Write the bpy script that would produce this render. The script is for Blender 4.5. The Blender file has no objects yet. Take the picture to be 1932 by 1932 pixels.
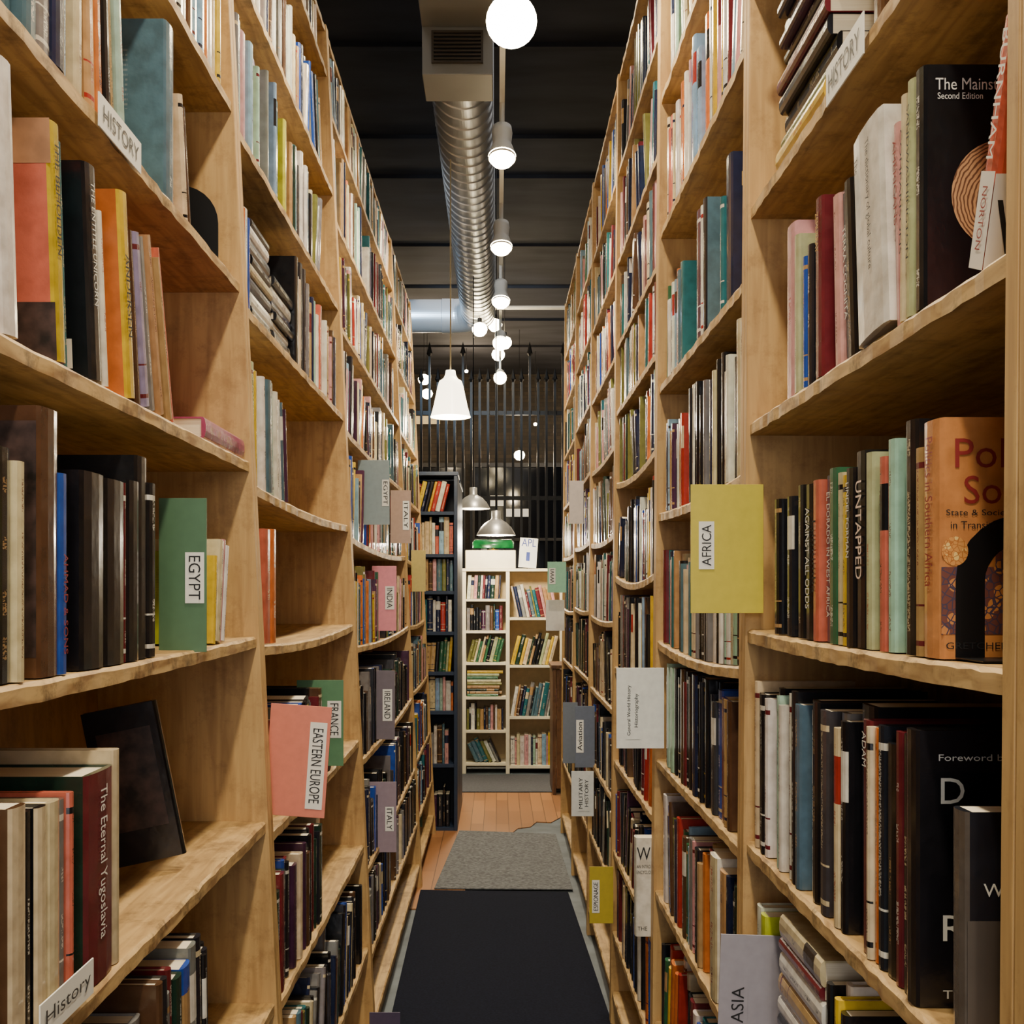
import bpy, math, random
from mathutils import Vector, Matrix
random.seed(11)
F=2200.0; H=1.45; VX,VY=940.0,1115.0
scene=bpy.context.scene
col=scene.collection

def lin(c):
    out=[]
    for v in c:
        v=v/255.0
        out.append(v/12.92 if v<=0.04045 else ((v+0.055)/1.055)**2.4)
    return tuple(out)+(1.0,)

# ------------------------------------------------------------------ materials
def new_mat(name):
    m=bpy.data.materials.new(name); m.use_nodes=True
    nt=m.node_tree; b=nt.nodes['Principled BSDF']
    return m,nt,b
def mth(nt,op,a,b=None,c=None):
    n=nt.nodes.new('ShaderNodeMath'); n.operation=op
    for i,v in enumerate((a,b,c)):
        if v is None: continue
        if isinstance(v,(int,float)): n.inputs[i].default_value=v
        else: nt.links.new(v,n.inputs[i])
    return n.outputs[0]
def plain(name,c,rough=0.5,metal=0.0,var=0.12,scale=20.0,emis=None,es=0.0,bump=0.0,stretch=(1,1,1)):
    m,nt,b=new_mat(name)
    tc=nt.nodes.new('ShaderNodeTexCoord'); mp=nt.nodes.new('ShaderNodeMapping')
    mp.inputs['Scale'].default_value=stretch
    nt.links.new(tc.outputs['Object'],mp.inputs[0])
    no=nt.nodes.new('ShaderNodeTexNoise'); no.inputs['Scale'].default_value=scale; no.inputs['Detail'].default_value=5
    nt.links.new(mp.outputs[0],no.inputs['Vector'])
    cr=nt.nodes.new('ShaderNodeValToRGB')
    L=lin(c)
    cr.color_ramp.elements[0].position=0.3; cr.color_ramp.elements[1].position=0.7
    cr.color_ramp.elements[0].color=tuple(max(0,x*(1-var)) for x in L[:3])+(1,)
    cr.color_ramp.elements[1].color=tuple(min(1,x*(1+var)) for x in L[:3])+(1,)
    nt.links.new(no.outputs[0],cr.inputs[0]); nt.links.new(cr.outputs[0],b.inputs['Base Color'])
    b.inputs['Roughness'].default_value=rough; b.inputs['Metallic'].default_value=metal
    if bump:
        bp=nt.nodes.new('ShaderNodeBump'); bp.inputs['Strength'].default_value=bump
        nt.links.new(no.outputs[0],bp.inputs['Height']); nt.links.new(bp.outputs[0],b.inputs['Normal'])
    if es:
        b.inputs['Emission Color'].default_value=lin(emis or c); b.inputs['Emission Strength'].default_value=es
    return m
def wood(name,c1,c2,stretch,rough=0.5,scuff=0.5):
    m,nt,b=new_mat(name)
    tc=nt.nodes.new('ShaderNodeTexCoord'); mp=nt.nodes.new('ShaderNodeMapping')
    mp.inputs['Scale'].default_value=stretch
    nt.links.new(tc.outputs['Object'],mp.inputs[0])
    no=nt.nodes.new('ShaderNodeTexNoise'); no.inputs['Scale'].default_value=9; no.inputs['Detail'].default_value=8; no.inputs['Distortion'].default_value=0.5
    nt.links.new(mp.outputs[0],no.inputs['Vector'])
    cr=nt.nodes.new('ShaderNodeValToRGB')
    cr.color_ramp.elements[0].position=0.33; cr.color_ramp.elements[0].color=lin(c2)
    cr.color_ramp.elements[1].position=0.62; cr.color_ramp.elements[1].color=lin(c1)
    nt.links.new(no.outputs[0],cr.inputs[0])
    n2=nt.nodes.new('ShaderNodeTexNoise'); n2.inputs['Scale'].default_value=16; n2.inputs['Detail'].default_value=8; n2.inputs['Roughness'].default_value=0.75
    nt.links.new(tc.outputs['Object'],n2.inputs['Vector'])
    r2=nt.nodes.new('ShaderNodeValToRGB'); r2.color_ramp.elements[0].position=0.36;r2.color_ramp.elements[1].position=0.5
    r2.color_ramp.elements[0].color=(scuff,scuff*.95,scuff*.92,1); r2.color_ramp.elements[1].color=(1,1,1,1)
    nt.links.new(n2.outputs[0],r2.inputs[0])
    mx=nt.nodes.new('ShaderNodeMix'); mx.data_type='RGBA'; mx.blend_type='MULTIPLY'; mx.inputs[0].default_value=1.0
    nt.links.new(cr.outputs[0],mx.inputs[6]); nt.links.new(r2.outputs[0],mx.inputs[7])
    vo=nt.nodes.new('ShaderNodeTexVoronoi'); vo.inputs['Scale'].default_value=3.3
    nt.links.new(tc.outputs['Object'],vo.inputs['Vector'])
    kn=nt.nodes.new('ShaderNodeValToRGB'); kn.color_ramp.elements[0].position=0.03; kn.color_ramp.elements[0].color=(0.35,0.25,0.18,1); kn.color_ramp.elements[1].position=0.075; kn.color_ramp.elements[1].color=(1,1,1,1)
    nt.links.new(vo.outputs['Distance'],kn.inputs[0])
    m2=nt.nodes.new('ShaderNodeMix'); m2.data_type='RGBA'; m2.blend_type='MULTIPLY'; m2.inputs[0].default_value=.8
    nt.links.new(mx.outputs[2],m2.inputs[6]); nt.links.new(kn.outputs[0],m2.inputs[7])
    nt.links.new(m2.outputs[2],b.inputs['Base Color'])
    b.inputs['Roughness'].default_value=rough
    bp=nt.nodes.new('ShaderNodeBump'); bp.inputs['Strength'].default_value=0.12
    nt.links.new(n2.outputs[0],bp.inputs['Height']); nt.links.new(bp.outputs[0],b.inputs['Normal'])
    return m
M_shelf=wood('shelf_pine',(196,160,102),(158,124,76),(8,0.7,8),scuff=.58)
M_edge=wood('shelf_worn_edge',(210,176,118),(152,116,72),(8,1.5,8),scuff=.36)
M_up=wood('upright_pine',(202,164,104),(176,138,84),(7,7,0.6),scuff=.78)
M_back=wood('back_ply',(166,128,78),(136,102,60),(3,3,0.6),scuff=.7)
M_navy=plain('navy_paint',(38,52,74),0.45,var=0.2)
M_creamw=plain('cream_paint',(246,234,200),0.5,var=0.06)
M_creamb=plain('cream_back',(222,198,150),0.6,var=0.08)
M_panel=wood('cabinet_wood',(112,80,50),(80,54,34),(6,6,0.6))
M_ink=plain('black_ink',(18,18,20),0.6,var=0.05)
M_winkm=plain('white_ink',(235,232,220),0.5,var=0.03)
M_gold=plain('gold_ink',(214,170,80),0.4,var=0.05)
M_red=plain('red_ink',(140,36,34),0.5,var=0.05)
M_orangeink=plain('orange_ink',(244,214,190),0.5,var=0.05)
M_paper=plain('label_paper',(240,238,228),0.5,var=0.03)
M_blackmetal=plain('black_metal',(16,16,18),0.4,0.3)
M_duct=plain('galvanised_steel',(206,208,210),0.34,0.7,var=0.05,scale=2)
M_grille=plain('grille_dark',(70,60,48),0.6,var=0.1)
M_lampwhite=plain('lamp_white',(225,222,212),0.4,var=0.03)
M_shade=plain('opal_glass',(255,246,220),0.3,var=0.02,emis=(255,238,206),es=5.5)
M_bulb=plain('bulb_glow',(255,240,210),0.3,emis=(255,232,185),es=60)
M_bulb_big=plain('bulb_glow_big',(255,240,210),0.3,emis=(255,234,190),es=70)
M_alu=plain('spun_aluminium',(205,200,190),0.35,0.6)
M_greenglass=plain('green_glass',(14,70,34),0.2,emis=(18,110,44),es=0.35,var=.7,scale=14)
M_cord=plain('cord_beige',(190,175,140),0.6)

def pages_mat():
    m,nt,b=new_mat('book_pages')
    tc=nt.nodes.new('ShaderNodeTexCoord'); mp=nt.nodes.new('ShaderNodeMapping'); mp.inputs['Scale'].default_value=(60,1,1)
    nt.links.new(tc.outputs['Object'],mp.inputs[0])
    no=nt.nodes.new('ShaderNodeTexNoise'); no.inputs['Scale'].default_value=12
    nt.links.new(mp.outputs[0],no.inputs['Vector'])
    cr=nt.nodes.new('ShaderNodeValToRGB'); cr.color_ramp.elements[0].color=lin((206,188,152)); cr.color_ramp.elements[1].color=lin((242,232,208))
    nt.links.new(no.outputs[0],cr.inputs[0]); nt.links.new(cr.outputs[0],b.inputs['Base Color']); b.inputs['Roughness'].default_value=0.8
    return m
M_pages=pages_mat()

def book_mat():
    m,nt,b=new_mat('book_cover')
    L=nt.links.new
    def attr(n):
        a=nt.nodes.new('ShaderNodeAttribute'); a.attribute_name=n; return a
    c1=attr('Col'); c2=attr('Col2'); sp=attr('sp')
    sx=nt.nodes.new('ShaderNodeSeparateXYZ'); L(sp.outputs['Vector'],sx.inputs[0])
    t,w,r=sx.outputs
    def rng(v,a,bb): return mth(nt,'MULTIPLY',mth(nt,'GREATER_THAN',v,a),mth(nt,'LESS_THAN',v,bb))
    spine=rng(w,-1.5,1.5)
    aw=mth(nt,'ABSOLUTE',w)
    cx=nt.nodes.new('ShaderNodeCombineXYZ')
    L(mth(nt,'ADD',mth(nt,'MULTIPLY',t,130),mth(nt,'MULTIPLY',r,313)),cx.inputs[0]); L(mth(nt,'MULTIPLY',w,3.2),cx.inputs[1]); L(mth(nt,'MULTIPLY',r,57),cx.inputs[2])
    n1=nt.nodes.new('ShaderNodeTexNoise'); n1.inputs['Scale'].default_value=1.0; n1.inputs['Detail'].default_value=1.0; L(cx.outputs[0],n1.inputs['Vector'])
    g1=mth(nt,'GREATER_THAN',n1.outputs[0],0.5)
    cy=nt.nodes.new('ShaderNodeCombineXYZ')
    L(mth(nt,'ADD',mth(nt,'MULTIPLY',t,5),mth(nt,'MULTIPLY',r,91)),cy.inputs[0]); L(mth(nt,'MULTIPLY',r,17),cy.inputs[1])
    n2=nt.nodes.new('ShaderNodeTexNoise'); n2.inputs['Scale'].default_value=1.0; n2.inputs['Detail'].default_value=0; L(cy.outputs[0],n2.inputs['Vector'])
    g2=mth(nt,'GREATER_THAN',n2.outputs[0],0.53)
    wid=mth(nt,'ADD',mth(nt,'MULTIPLY',mth(nt,'FRACT',mth(nt,'MULTIPLY',r,13.7)),0.24),0.12)
    txt=mth(nt,'MULTIPLY',mth(nt,'MULTIPLY',g1,g2),mth(nt,'MULTIPLY',rng(t,0.1,0.92),mth(nt,'LESS_THAN',aw,wid)))
    txt=mth(nt,'MULTIPLY',mth(nt,'MULTIPLY',txt,spine),0.7)
    band=mth(nt,'ADD',rng(t,0.05,0.075),mth(nt,'ADD',rng(t,0.9,0.93),rng(t,0.24,0.25)))
    band=mth(nt,'MULTIPLY',mth(nt,'MULTIPLY',band,spine),mth(nt,'GREATER_THAN',r,0.8))
    blk=mth(nt,'MULTIPLY',mth(nt,'MULTIPLY',rng(t,0.62,0.86),spine),mth(nt,'LESS_THAN',r,0.08))
    ln=mth(nt,'GREATER_THAN',mth(nt,'SINE',mth(nt,'MULTIPLY',t,230)),0.25)
    cz=nt.nodes.new('ShaderNodeCombineXYZ'); L(mth(nt,'MULTIPLY',w,60),cz.inputs[0]); L(mth(nt,'FLOOR',mth(nt,'MULTIPLY',t,36.6)),cz.inputs[1])
    n3=nt.nodes.new('ShaderNodeTexNoise'); n3.inputs['Scale'].default_value=1; L(cz.outputs[0],n3.inputs['Vector'])
    ln=mth(nt,'MULTIPLY',mth(nt,'MULTIPLY',ln,mth(nt,'GREATER_THAN',n3.outputs[0],0.45)),mth(nt,'MULTIPLY',rng(w,2.3,2.75),rng(t,0.5,0.85)))
    ln=mth(nt,'MULTIPLY',mth(nt,'MULTIPLY',ln,0.14),mth(nt,'GREATER_THAN',r,0.5))
    fac=mth(nt,'MINIMUM',mth(nt,'ADD',mth(nt,'ADD',txt,band),mth(nt,'ADD',blk,ln)),1.0)
    mx=nt.nodes.new('ShaderNodeMix'); mx.data_type='RGBA'
    L(fac,mx.inputs[0]); L(c1.outputs['Color'],mx.inputs[6]); L(c2.outputs['Color'],mx.inputs[7])
    tc=nt.nodes.new('ShaderNodeTexCoord'); n4=nt.nodes.new('ShaderNodeTexNoise'); n4.inputs['Scale'].default_value=35; n4.inputs['Detail'].default_value=6
    L(tc.outputs['Object'],n4.inputs['Vector'])
    r4=nt.nodes.new('ShaderNodeValToRGB'); r4.color_ramp.elements[0].position=0.33; r4.color_ramp.elements[0].color=(0.66,0.63,0.6,1); r4.color_ramp.elements[1].position=0.6
    L(n4.outputs[0],r4.inputs[0])
    mm=nt.nodes.new('ShaderNodeMix'); mm.data_type='RGBA'; mm.blend_type='MULTIPLY'; mm.inputs[0].default_value=0.8
    L(mx.outputs[2],mm.inputs[6]); L(r4.outputs[0],mm.inputs[7])
    L(mm.outputs[2],b.inputs['Base Color']); b.inputs['Roughness'].default_value=0.26
    b.inputs['Coat Weight'].default_value=0.35; b.inputs['Coat Roughness'].default_value=0.1
    bp=nt.nodes.new('ShaderNodeBump'); bp.inputs['Strength'].default_value=0.12; bp.inputs['Distance'].default_value=.01
    L(n4.outputs[0],bp.inputs['Height']); L(bp.outputs[0],b.inputs['Normal'])
    return m
M_book=book_mat()

# ------------------------------------------------------------------ mesh helpers
def mk(name,verts,faces,mat,parent=None,origin=None,smooth=False,bevel=0):
    if origin is None:
        xs=[v[0] for v in verts]; ys=[v[1] for v in verts]; zs=[v[2] for v in verts]
        origin=((min(xs)+max(xs))/2,(min(ys)+max(ys))/2,min(zs))
    o=Vector(origin)
    me=bpy.data.meshes.new(name)
    me.from_pydata([tuple(Vector(v)-o) for v in verts],[],faces); me.update()
    if mat: me.materials.append(mat)
    if smooth:
        for p in me.polygons: p.use_smooth=True
    ob=bpy.data.objects.new(name,me); col.objects.link(ob)
    if parent:
        ob.parent=parent; ob.location=o-world_loc(parent)
    else: ob.location=o
    if bevel:
        bm=ob.modifiers.new('Bevel','BEVEL'); bm.width=bevel; bm.segments=2; bm.limit_method='ANGLE'
    return ob
def world_loc(ob):
    l=Vector(ob.location)
    while ob.parent: ob=ob.parent; l+=Vector(ob.location)
    return l
def box(x0,x1,y0,y1,z0,z1):
    if x0>x1:x0,x1=x1,x0
    v=[(x0,y0,z0),(x1,y0,z0),(x1,y1,z0),(x0,y1,z0),(x0,y0,z1),(x1,y0,z1),(x1,y1,z1),(x0,y1,z1)]
    f=[(3,2,1,0),(4,5,6,7),(0,1,5,4),(1,2,6,5),(2,3,7,6),(3,0,4,7)]
    return v,f
def merge(parts):
    V=[];Fc=[]
    for v,f in parts:
        n=len(V); V+=v; Fc+=[tuple(i+n for i in q) for q in f]
    return V,Fc
def empty(name,loc,label,cat,group=None):
    e=bpy.data.objects.new(name,None); e.location=loc; e.empty_display_size=0.1; col.objects.link(e)
    tag(e,label,cat,group); return e
def tag(o,label,cat,group=None):
    o['label']=label; o['category']=cat
    if group:o['group']=group
def lathe(prof,c,n=32,axis='z'):
    V=[];Fc=[]
    for r,z in prof:
        for i in range(n):
            a=2*math.pi*i/n
            if axis=='z': V.append((c[0]+r*math.cos(a),c[1]+r*math.sin(a),c[2]+z))
            elif axis=='y': V.append((c[0]+r*math.cos(a),c[1]+z,c[2]+r*math.sin(a)))
            else: V.append((c[0]+z,c[1]+r*math.cos(a),c[2]+r*math.sin(a)))
    for k in range(len(prof)-1):
        for i in range(n):
            j=(i+1)%n
            Fc.append((k*n+i,k*n+j,(k+1)*n+j,(k+1)*n+i))
    return V,Fc
def tube(pts,r,n=8):
    V=[];Fc=[]
    for k,p in enumerate(pts):
        p=Vector(p)
        d=(Vector(pts[min(k+1,len(pts)-1)])-Vector(pts[max(k-1,0)])).normalized()
        u=d.cross(Vector((0.3,0.2,1)) if abs(d.z)<0.9 else Vector((1,0,0))).normalized(); w=d.cross(u)
        for i in range(n):
            a=2*math.pi*i/n; q=p+(u*math.cos(a)+w*math.sin(a))*r; V.append(tuple(q))
    for k in range(len(pts)-1):
        for i in range(n):
            j=(i+1)%n; Fc.append((k*n+i,k*n+j,(k+1)*n+j,(k+1)*n+i))
    Fc.append(tuple(range(n))[::-1]); Fc.append(tuple((len(pts)-1)*n+i for i in range(n)))
    return V,Fc
def text_mesh(body,L,Ht,mat,M,parent,name='lettering'):
    cu=bpy.data.curves.new('txt','FONT'); cu.body=body; cu.align_x='CENTER'; cu.align_y='CENTER'; cu.resolution_u=3
    to=bpy.data.objects.new('txt',cu); col.objects.link(to)
    dg=bpy.context.evaluated_depsgraph_get()
    me=bpy.data.meshes.new_from_object(to.evaluated_get(dg))
    bpy.data.objects.remove(to); bpy.data.curves.remove(cu)
    xs=[v.co.x for v in me.vertices]; ys=[v.co.y for v in me.vertices]
    if not xs: return
    w=max(xs)-min(xs); h=max(ys)-min(ys); cx=(max(xs)+min(xs))/2; cy=(max(ys)+min(ys))/2
    for v in me.vertices:
        v.co.x=(v.co.x-cx)*L/w; v.co.y=(v.co.y-cy)*Ht/h
    me.materials.clear(); me.materials.append(mat); me.name=name
    ob=bpy.data.objects.new(name,me); col.objects.link(ob); ob.parent=parent; ob.matrix_local=M
    return ob
def basis(adv,up,loc):
    a=Vector(adv);u=Vector(up);n=a.cross(u)
    m=Matrix(((a.x,u.x,n.x,loc[0]),(a.y,u.y,n.y,loc[1]),(a.z,u.z,n.z,loc[2]),(0,0,0,1)))
    return m

# ------------------------------------------------------------------ room
CZ=4.7
def struct(o): o['kind']='structure'; return o
M_floor=plain('concrete_floor',(84,92,96),0.6,var=0.4,scale=7,bump=0.1)
M_ceil=plain('black_deck',(40,40,46),0.9,var=0.6,scale=1.6,bump=0.6,stretch=(0.6,2.2,1))
M_wall=plain('dark_wall',(48,44,42),0.8,var=0.3,scale=3)
struct(mk('floor',*box(-3.5,3.5,-2.6,18,-0.1,0),M_floor))
struct(mk('ceiling',*box(-3.5,3.5,-2.6,18,CZ,CZ+0.1),M_ceil))
struct(mk('wall_left',*box(-3.6,-3.5,-2.6,18,0,CZ),M_wall))
struct(mk('wall_right',*box(3.5,3.6,-2.6,18,0,CZ),M_wall))
struct(mk('wall_front',*box(-3.5,3.5,-2.7,-2.6,0,CZ),M_wall))
def brick():
    m,nt,b=new_mat('brick_wall')
    tc=nt.nodes.new('ShaderNodeTexCoord'); mp=nt.nodes.new('ShaderNodeMapping'); mp.inputs['Rotation'].default_value=(math.pi/2,0,0)
    nt.links.new(tc.outputs['Object'],mp.inputs[0])
    br=nt.nodes.new('ShaderNodeTexBrick'); br.inputs['Scale'].default_value=4.5
    br.inputs['Color1'].default_value=lin((70,60,48)); br.inputs['Color2'].default_value=lin((54,48,40)); br.inputs['Mortar'].default_value=lin((48,44,40))
    nt.links.new(mp.outputs[0],br.inputs['Vector']); nt.links.new(br.outputs[0],b.inputs['Base Color']); b.inputs['Roughness'].default_value=0.85
    return m
struct(mk('wall_back',*box(-3.5,3.5,17.5,17.6,0,CZ),brick()))
M_night=plain('night_glass',(12,14,20),0.08,var=0.3,scale=2)
M_frame=plain('window_frame',(30,28,28),0.5)
for i,(a,b_) in enumerate([(-1.9,-0.55),(-0.35,0.95),(1.15,2.4)]):
    w=struct(mk('window_%d'%(i+1),*box(a,b_,17.42,17.47,0.9,3.3),M_night))
    parts=[box(a-.06,a,17.38,17.5,.84,3.36),box(b_,b_+.06,17.38,17.5,.84,3.36),box(a,b_,17.38,17.5,.84,.9),box(a,b_,17.38,17.5,3.3,3.36),box(a,b_,17.38,17.42,2.2,2.24)]
    struct(mk('trim_%d'%(i+20),*merge(parts),M_frame))
for i,y in enumerate([6.9,8.3,9.1,10.9,12.4,13.9,15.4]):
    struct(mk('trim_%d'%(i+1),*box(-3.5,3.5,y,y+0.05,CZ-0.03,CZ),M_ceil))

def plank():
    m,nt,b=new_mat('plank_floor')
    tc=nt.nodes.new('ShaderNodeTexCoord'); mp=nt.nodes.new('ShaderNodeMapping'); mp.inputs['Rotation'].default_value=(0,0,math.pi/2)
    nt.links.new(tc.outputs['Object'],mp.inputs[0])
    br=nt.nodes.new('ShaderNodeTexBrick'); br.inputs['Scale'].default_value=3.2; br.inputs['Mortar Size'].default_value=0.006; br.inputs['Brick Width'].default_value=2.6
    br.inputs['Color1'].default_value=lin((176,122,72)); br.inputs['Color2'].default_value=lin((144,96,56)); br.inputs['Mortar'].default_value=lin((84,54,32))
    nt.links.new(mp.outputs[0],br.inputs['Vector']); nt.links.new(br.outputs[0],b.inputs['Base Color']); b.inputs['Roughness'].default_value=0.4
    return m
pv=[(-0.6,5.3),(-0.16,5.3),(-0.16,6.9),(0.08,6.95),(0.12,7.1),(0.2,7.15),(0.24,7.3),(0.33,7.28),(0.42,7.5),(1.2,7.6),(1.2,8.35),(-0.6,8.35)]
V=[(x,y,0.0) for x,y in pv]+[(x,y,0.006) for x,y in pv]; n=len(pv)
Fc=[tuple(range(n))[::-1],tuple(range(n,2*n))]+[(i,(i+1)%n,n+(i+1)%n,n+i) for i in range(n)]
o=struct(mk('floor.001',V,Fc,plank()))
M_matdark=plain('dark_rubber_mat',(17,20,32),1.0,var=0.35,scale=120,bump=0.3)
M_matdark.node_tree.nodes['Principled BSDF'].inputs['Specular IOR Level'].default_value=.15
M_matgrey=plain('grey_carpet',(92,93,93),0.95,var=0.5,scale=70,bump=0.4)
def skewmat(name,pts,z0,z1,mat,label):
    m=[(x,y,z0) for x,y in pts]+[(x,y,z1) for x,y in pts]; n=len(pts)
    fc=[tuple(range(n))[::-1],tuple(range(n,2*n))]+[(i,(i+1)%n,n+(i+1)%n,n+i) for i in range(n)]
    o=mk(name,m,fc,mat,bevel=0.003); tag(o,label,'mat'); return o
skewmat('floor_mat',[(-0.345,1.2),(0.42,1.2),(0.38,3.9),(0.335,5.58),(-0.375,5.62)],0.001,0.011,M_matdark,'dark charcoal rubber runner mat along the aisle floor')
skewmat('floor_mat',[(-0.31,5.64),(0.36,5.62),(0.34,6.9),(-0.235,7.0)],0.007,0.014,M_matgrey,'grey worn carpet mat on the aisle floor')
skewmat('floor_mat',[(-0.6,8.38),(0.9,8.38),(0.9,9.15),(-0.6,9.15)],0.001,0.01,plain('carpet_charcoal',(76,76,78),0.9,var=0.3,scale=80),'charcoal carpet in front of the cream bookcase')

# ------------------------------------------------------------------ colours
C=dict(black=(20,20,24),ink=(30,32,40),navy=(28,36,66),white=(232,227,212),cream=(216,198,158),maroon=(108,34,42),red=(170,48,40),coral=(206,92,66),
 blue=(40,78,170),lightblue=(140,175,200),slate=(82,112,126),teal=(38,104,112),green=(52,104,70),mint=(168,204,180),yellow=(220,184,40),
 orange=(214,118,52),paleorange=(212,142,82),salmon=(204,104,82),brown=(86,60,40),tan=(184,146,96),grey=(128,126,124),lilac=(164,152,186),purple=(74,40,66),
 pink=(214,156,154),olive=(116,116,58),lime=(196,200,56),darkgreen=(26,52,40),palegreen=(180,190,140),magenta=(160,70,110),darkgrey=(58,58,62),taupe=(92,82,76))
PAL=dict(
 dark=['black','black','black','ink','navy','darkgrey','brown','maroon','darkgreen','black','cream','grey','blue','purple','ink','black'],
 light=['white','cream','white','tan','pink','lightblue','mint','yellow','white','cream','orange','grey','salmon','white','navy','brown'],
 mixed=['white','cream','black','navy','maroon','red','blue','teal','green','yellow','orange','tan','grey','ink','white','black','brown','lightblue','olive','purple','pink'],
 muted=['tan','cream','brown','grey','navy','ink','maroon','darkgreen','olive','white','black','slate','teal','pink'],
 paledark=['black','white','black','cream','ink','black','white','navy','grey','mint','black'],
 vivid=['red','navy','white','blue','black','yellow','maroon','teal','white','orange'],
 olive=['olive','green','tan','darkgreen','cream','yellow','palegreen','black'])
DARKS={'black','ink','navy','maroon','red','blue','slate','teal','green','brown','purple','darkgreen','darkgrey','olive','magenta','grey','coral','taupe'}

# ------------------------------------------------------------------ books
def book_geo(T,D,Hh,hard=True):
    b=0.0028 if hard else 0.0009
    P=[(-T/2,D)]
    for k in range(6):
        a=math.pi*k/5; P.append((-T/2*math.cos(a),0.005*(1-math.sin(a))))
    P.append((T/2,D)); P+=[(T/2-b,D),(T/2-b,0.0075),(-T/2+b,0.0075),(-T/2+b,D)]
    n=len(P)
    V=[(x,y,0) for x,y in P]+[(x,y,Hh) for x,y in P]
    Fc=[];SP=[]
    for i in range(n):
        j=(i+1)%n
        f=(i,j,n+j,n+i)
        Fc.append(f)
        if 1<=i<=5: SP.append([(0,P[i][0]/(T/2)),(0,P[j][0]/(T/2)),(1,P[j][0]/(T/2)),(1,P[i][0]/(T/2))])
        elif i in(0,6): SP.append([(0,2+P[i][1]/D),(0,2+P[j][1]/D),(1,2+P[j][1]/D),(1,2+P[i][1]/D)])
        else: SP.append([(0,5)]*4)
    Fc.append(tuple(range(n))[::-1]); SP.append([(0,5)]*n)
    Fc.append(tuple(range(n,2*n))); SP.append([(0,5)]*n)
    if hard: pb=box(-T/2+b+.0002,T/2-b-.0002,.0077,D-.004,.003,Hh-.003)
    else: pb=box(-T/2+b+.0001,T/2-b-.0001,.0076,D-.0003,.0003,Hh-.0003)
    return V,Fc,SP,pb
BOOKS=[]
def add_book(M,T,D,Hh,cname,opts,dist,group,pose,case):
    p=M@Vector((0,0,Hh/2)); q=M@Vector((0,0,Hh)); q0=M@Vector((0,0,0))
    def pr(v): return (VX+v.x*F/max(.3,v.y), VY-(v.z-H)*F/max(.3,v.y))
    a=pr(p); b=pr(q); c=pr(q0)
    off=0
    if not(-15<a[0]<1945): off=1
    if max(b[1],c[1])<5 or min(b[1],c[1])>1925: off=1
    BOOKS.append(dict(M=M,T=T,D=D,H=Hh,c=cname,o=opts or {},d=dist,g=group,pose=pose,case=case,hard=random.random()<0.6,r=random.random(),off=off))
def jit(c,a=0.12):
    L=lin(C[c]); k=1+random.uniform(-a,a)
    return tuple(min(1,max(0,x*k*(1+random.uniform(-.06,.06)))) for x in L[:3])+(1,)
def accent(c):
    if c in DARKS: return random.choice([lin(C['white']),lin(C['cream']),lin(C['tan']),lin(C['yellow']) if random.random()<.2 else lin(C['white'])])
    return random.choice([lin(C['black']),lin(C['maroon']),lin(C['navy']),lin(C['black']),lin(C['red'])])
def fill_attrs(me,cols,cols2,sps):
    a=me.color_attributes.new('Col','FLOAT_COLOR','CORNER'); a.data.foreach_set('color',[x for c in cols for x in c])
    a=me.color_attributes.new('Col2','FLOAT_COLOR','CORNER'); a.data.foreach_set('color',[x for c in cols2 for x in c])
    a=me.attributes.new('sp','FLOAT_VECTOR','CORNER'); a.data.foreach_set('vector',[x for c in sps for x in c])
def corner_data(bk,Fc,SP):
    c1=jit(bk['c']); c2=lin(C[bk['o']['acc']]) if 'acc' in bk['o'] else accent(bk['c'])
    cc=lin(C[bk['o']['cover']]) if 'cover' in bk['o'] else c1
    r=bk['r']; pl=bool(bk['o'].get('st') or bk['o'].get('nost')); plc=bool(bk['o'].get('ct') or bk['o'].get('plain'))
    cols=[];cols2=[];sps=[]
    for f,s in zip(Fc,SP):
        for (t,w) in s:
            cols.append(c1 if abs(w)<1.5 else cc); cols2.append(c2)
            if (pl and abs(w)<1.5) or (plc and abs(w)>=1.5): sps.append((t,9,0))
            else: sps.append((t,w,r))
    return cols,cols2,sps
CN=dict(ink='dark blue-grey',slate='slate blue',lime='lime green',palegreen='pale green',darkgreen='dark green',darkgrey='dark grey',lightblue='light blue',navy='navy blue',mint='mint green',salmon='salmon pink',magenta='purple-pink',paleorange='pale orange',taupe='grey-brown')
MI=dict(w=M_winkm,k=M_ink,g=M_gold,r=M_red,o=M_orangeink)
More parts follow.
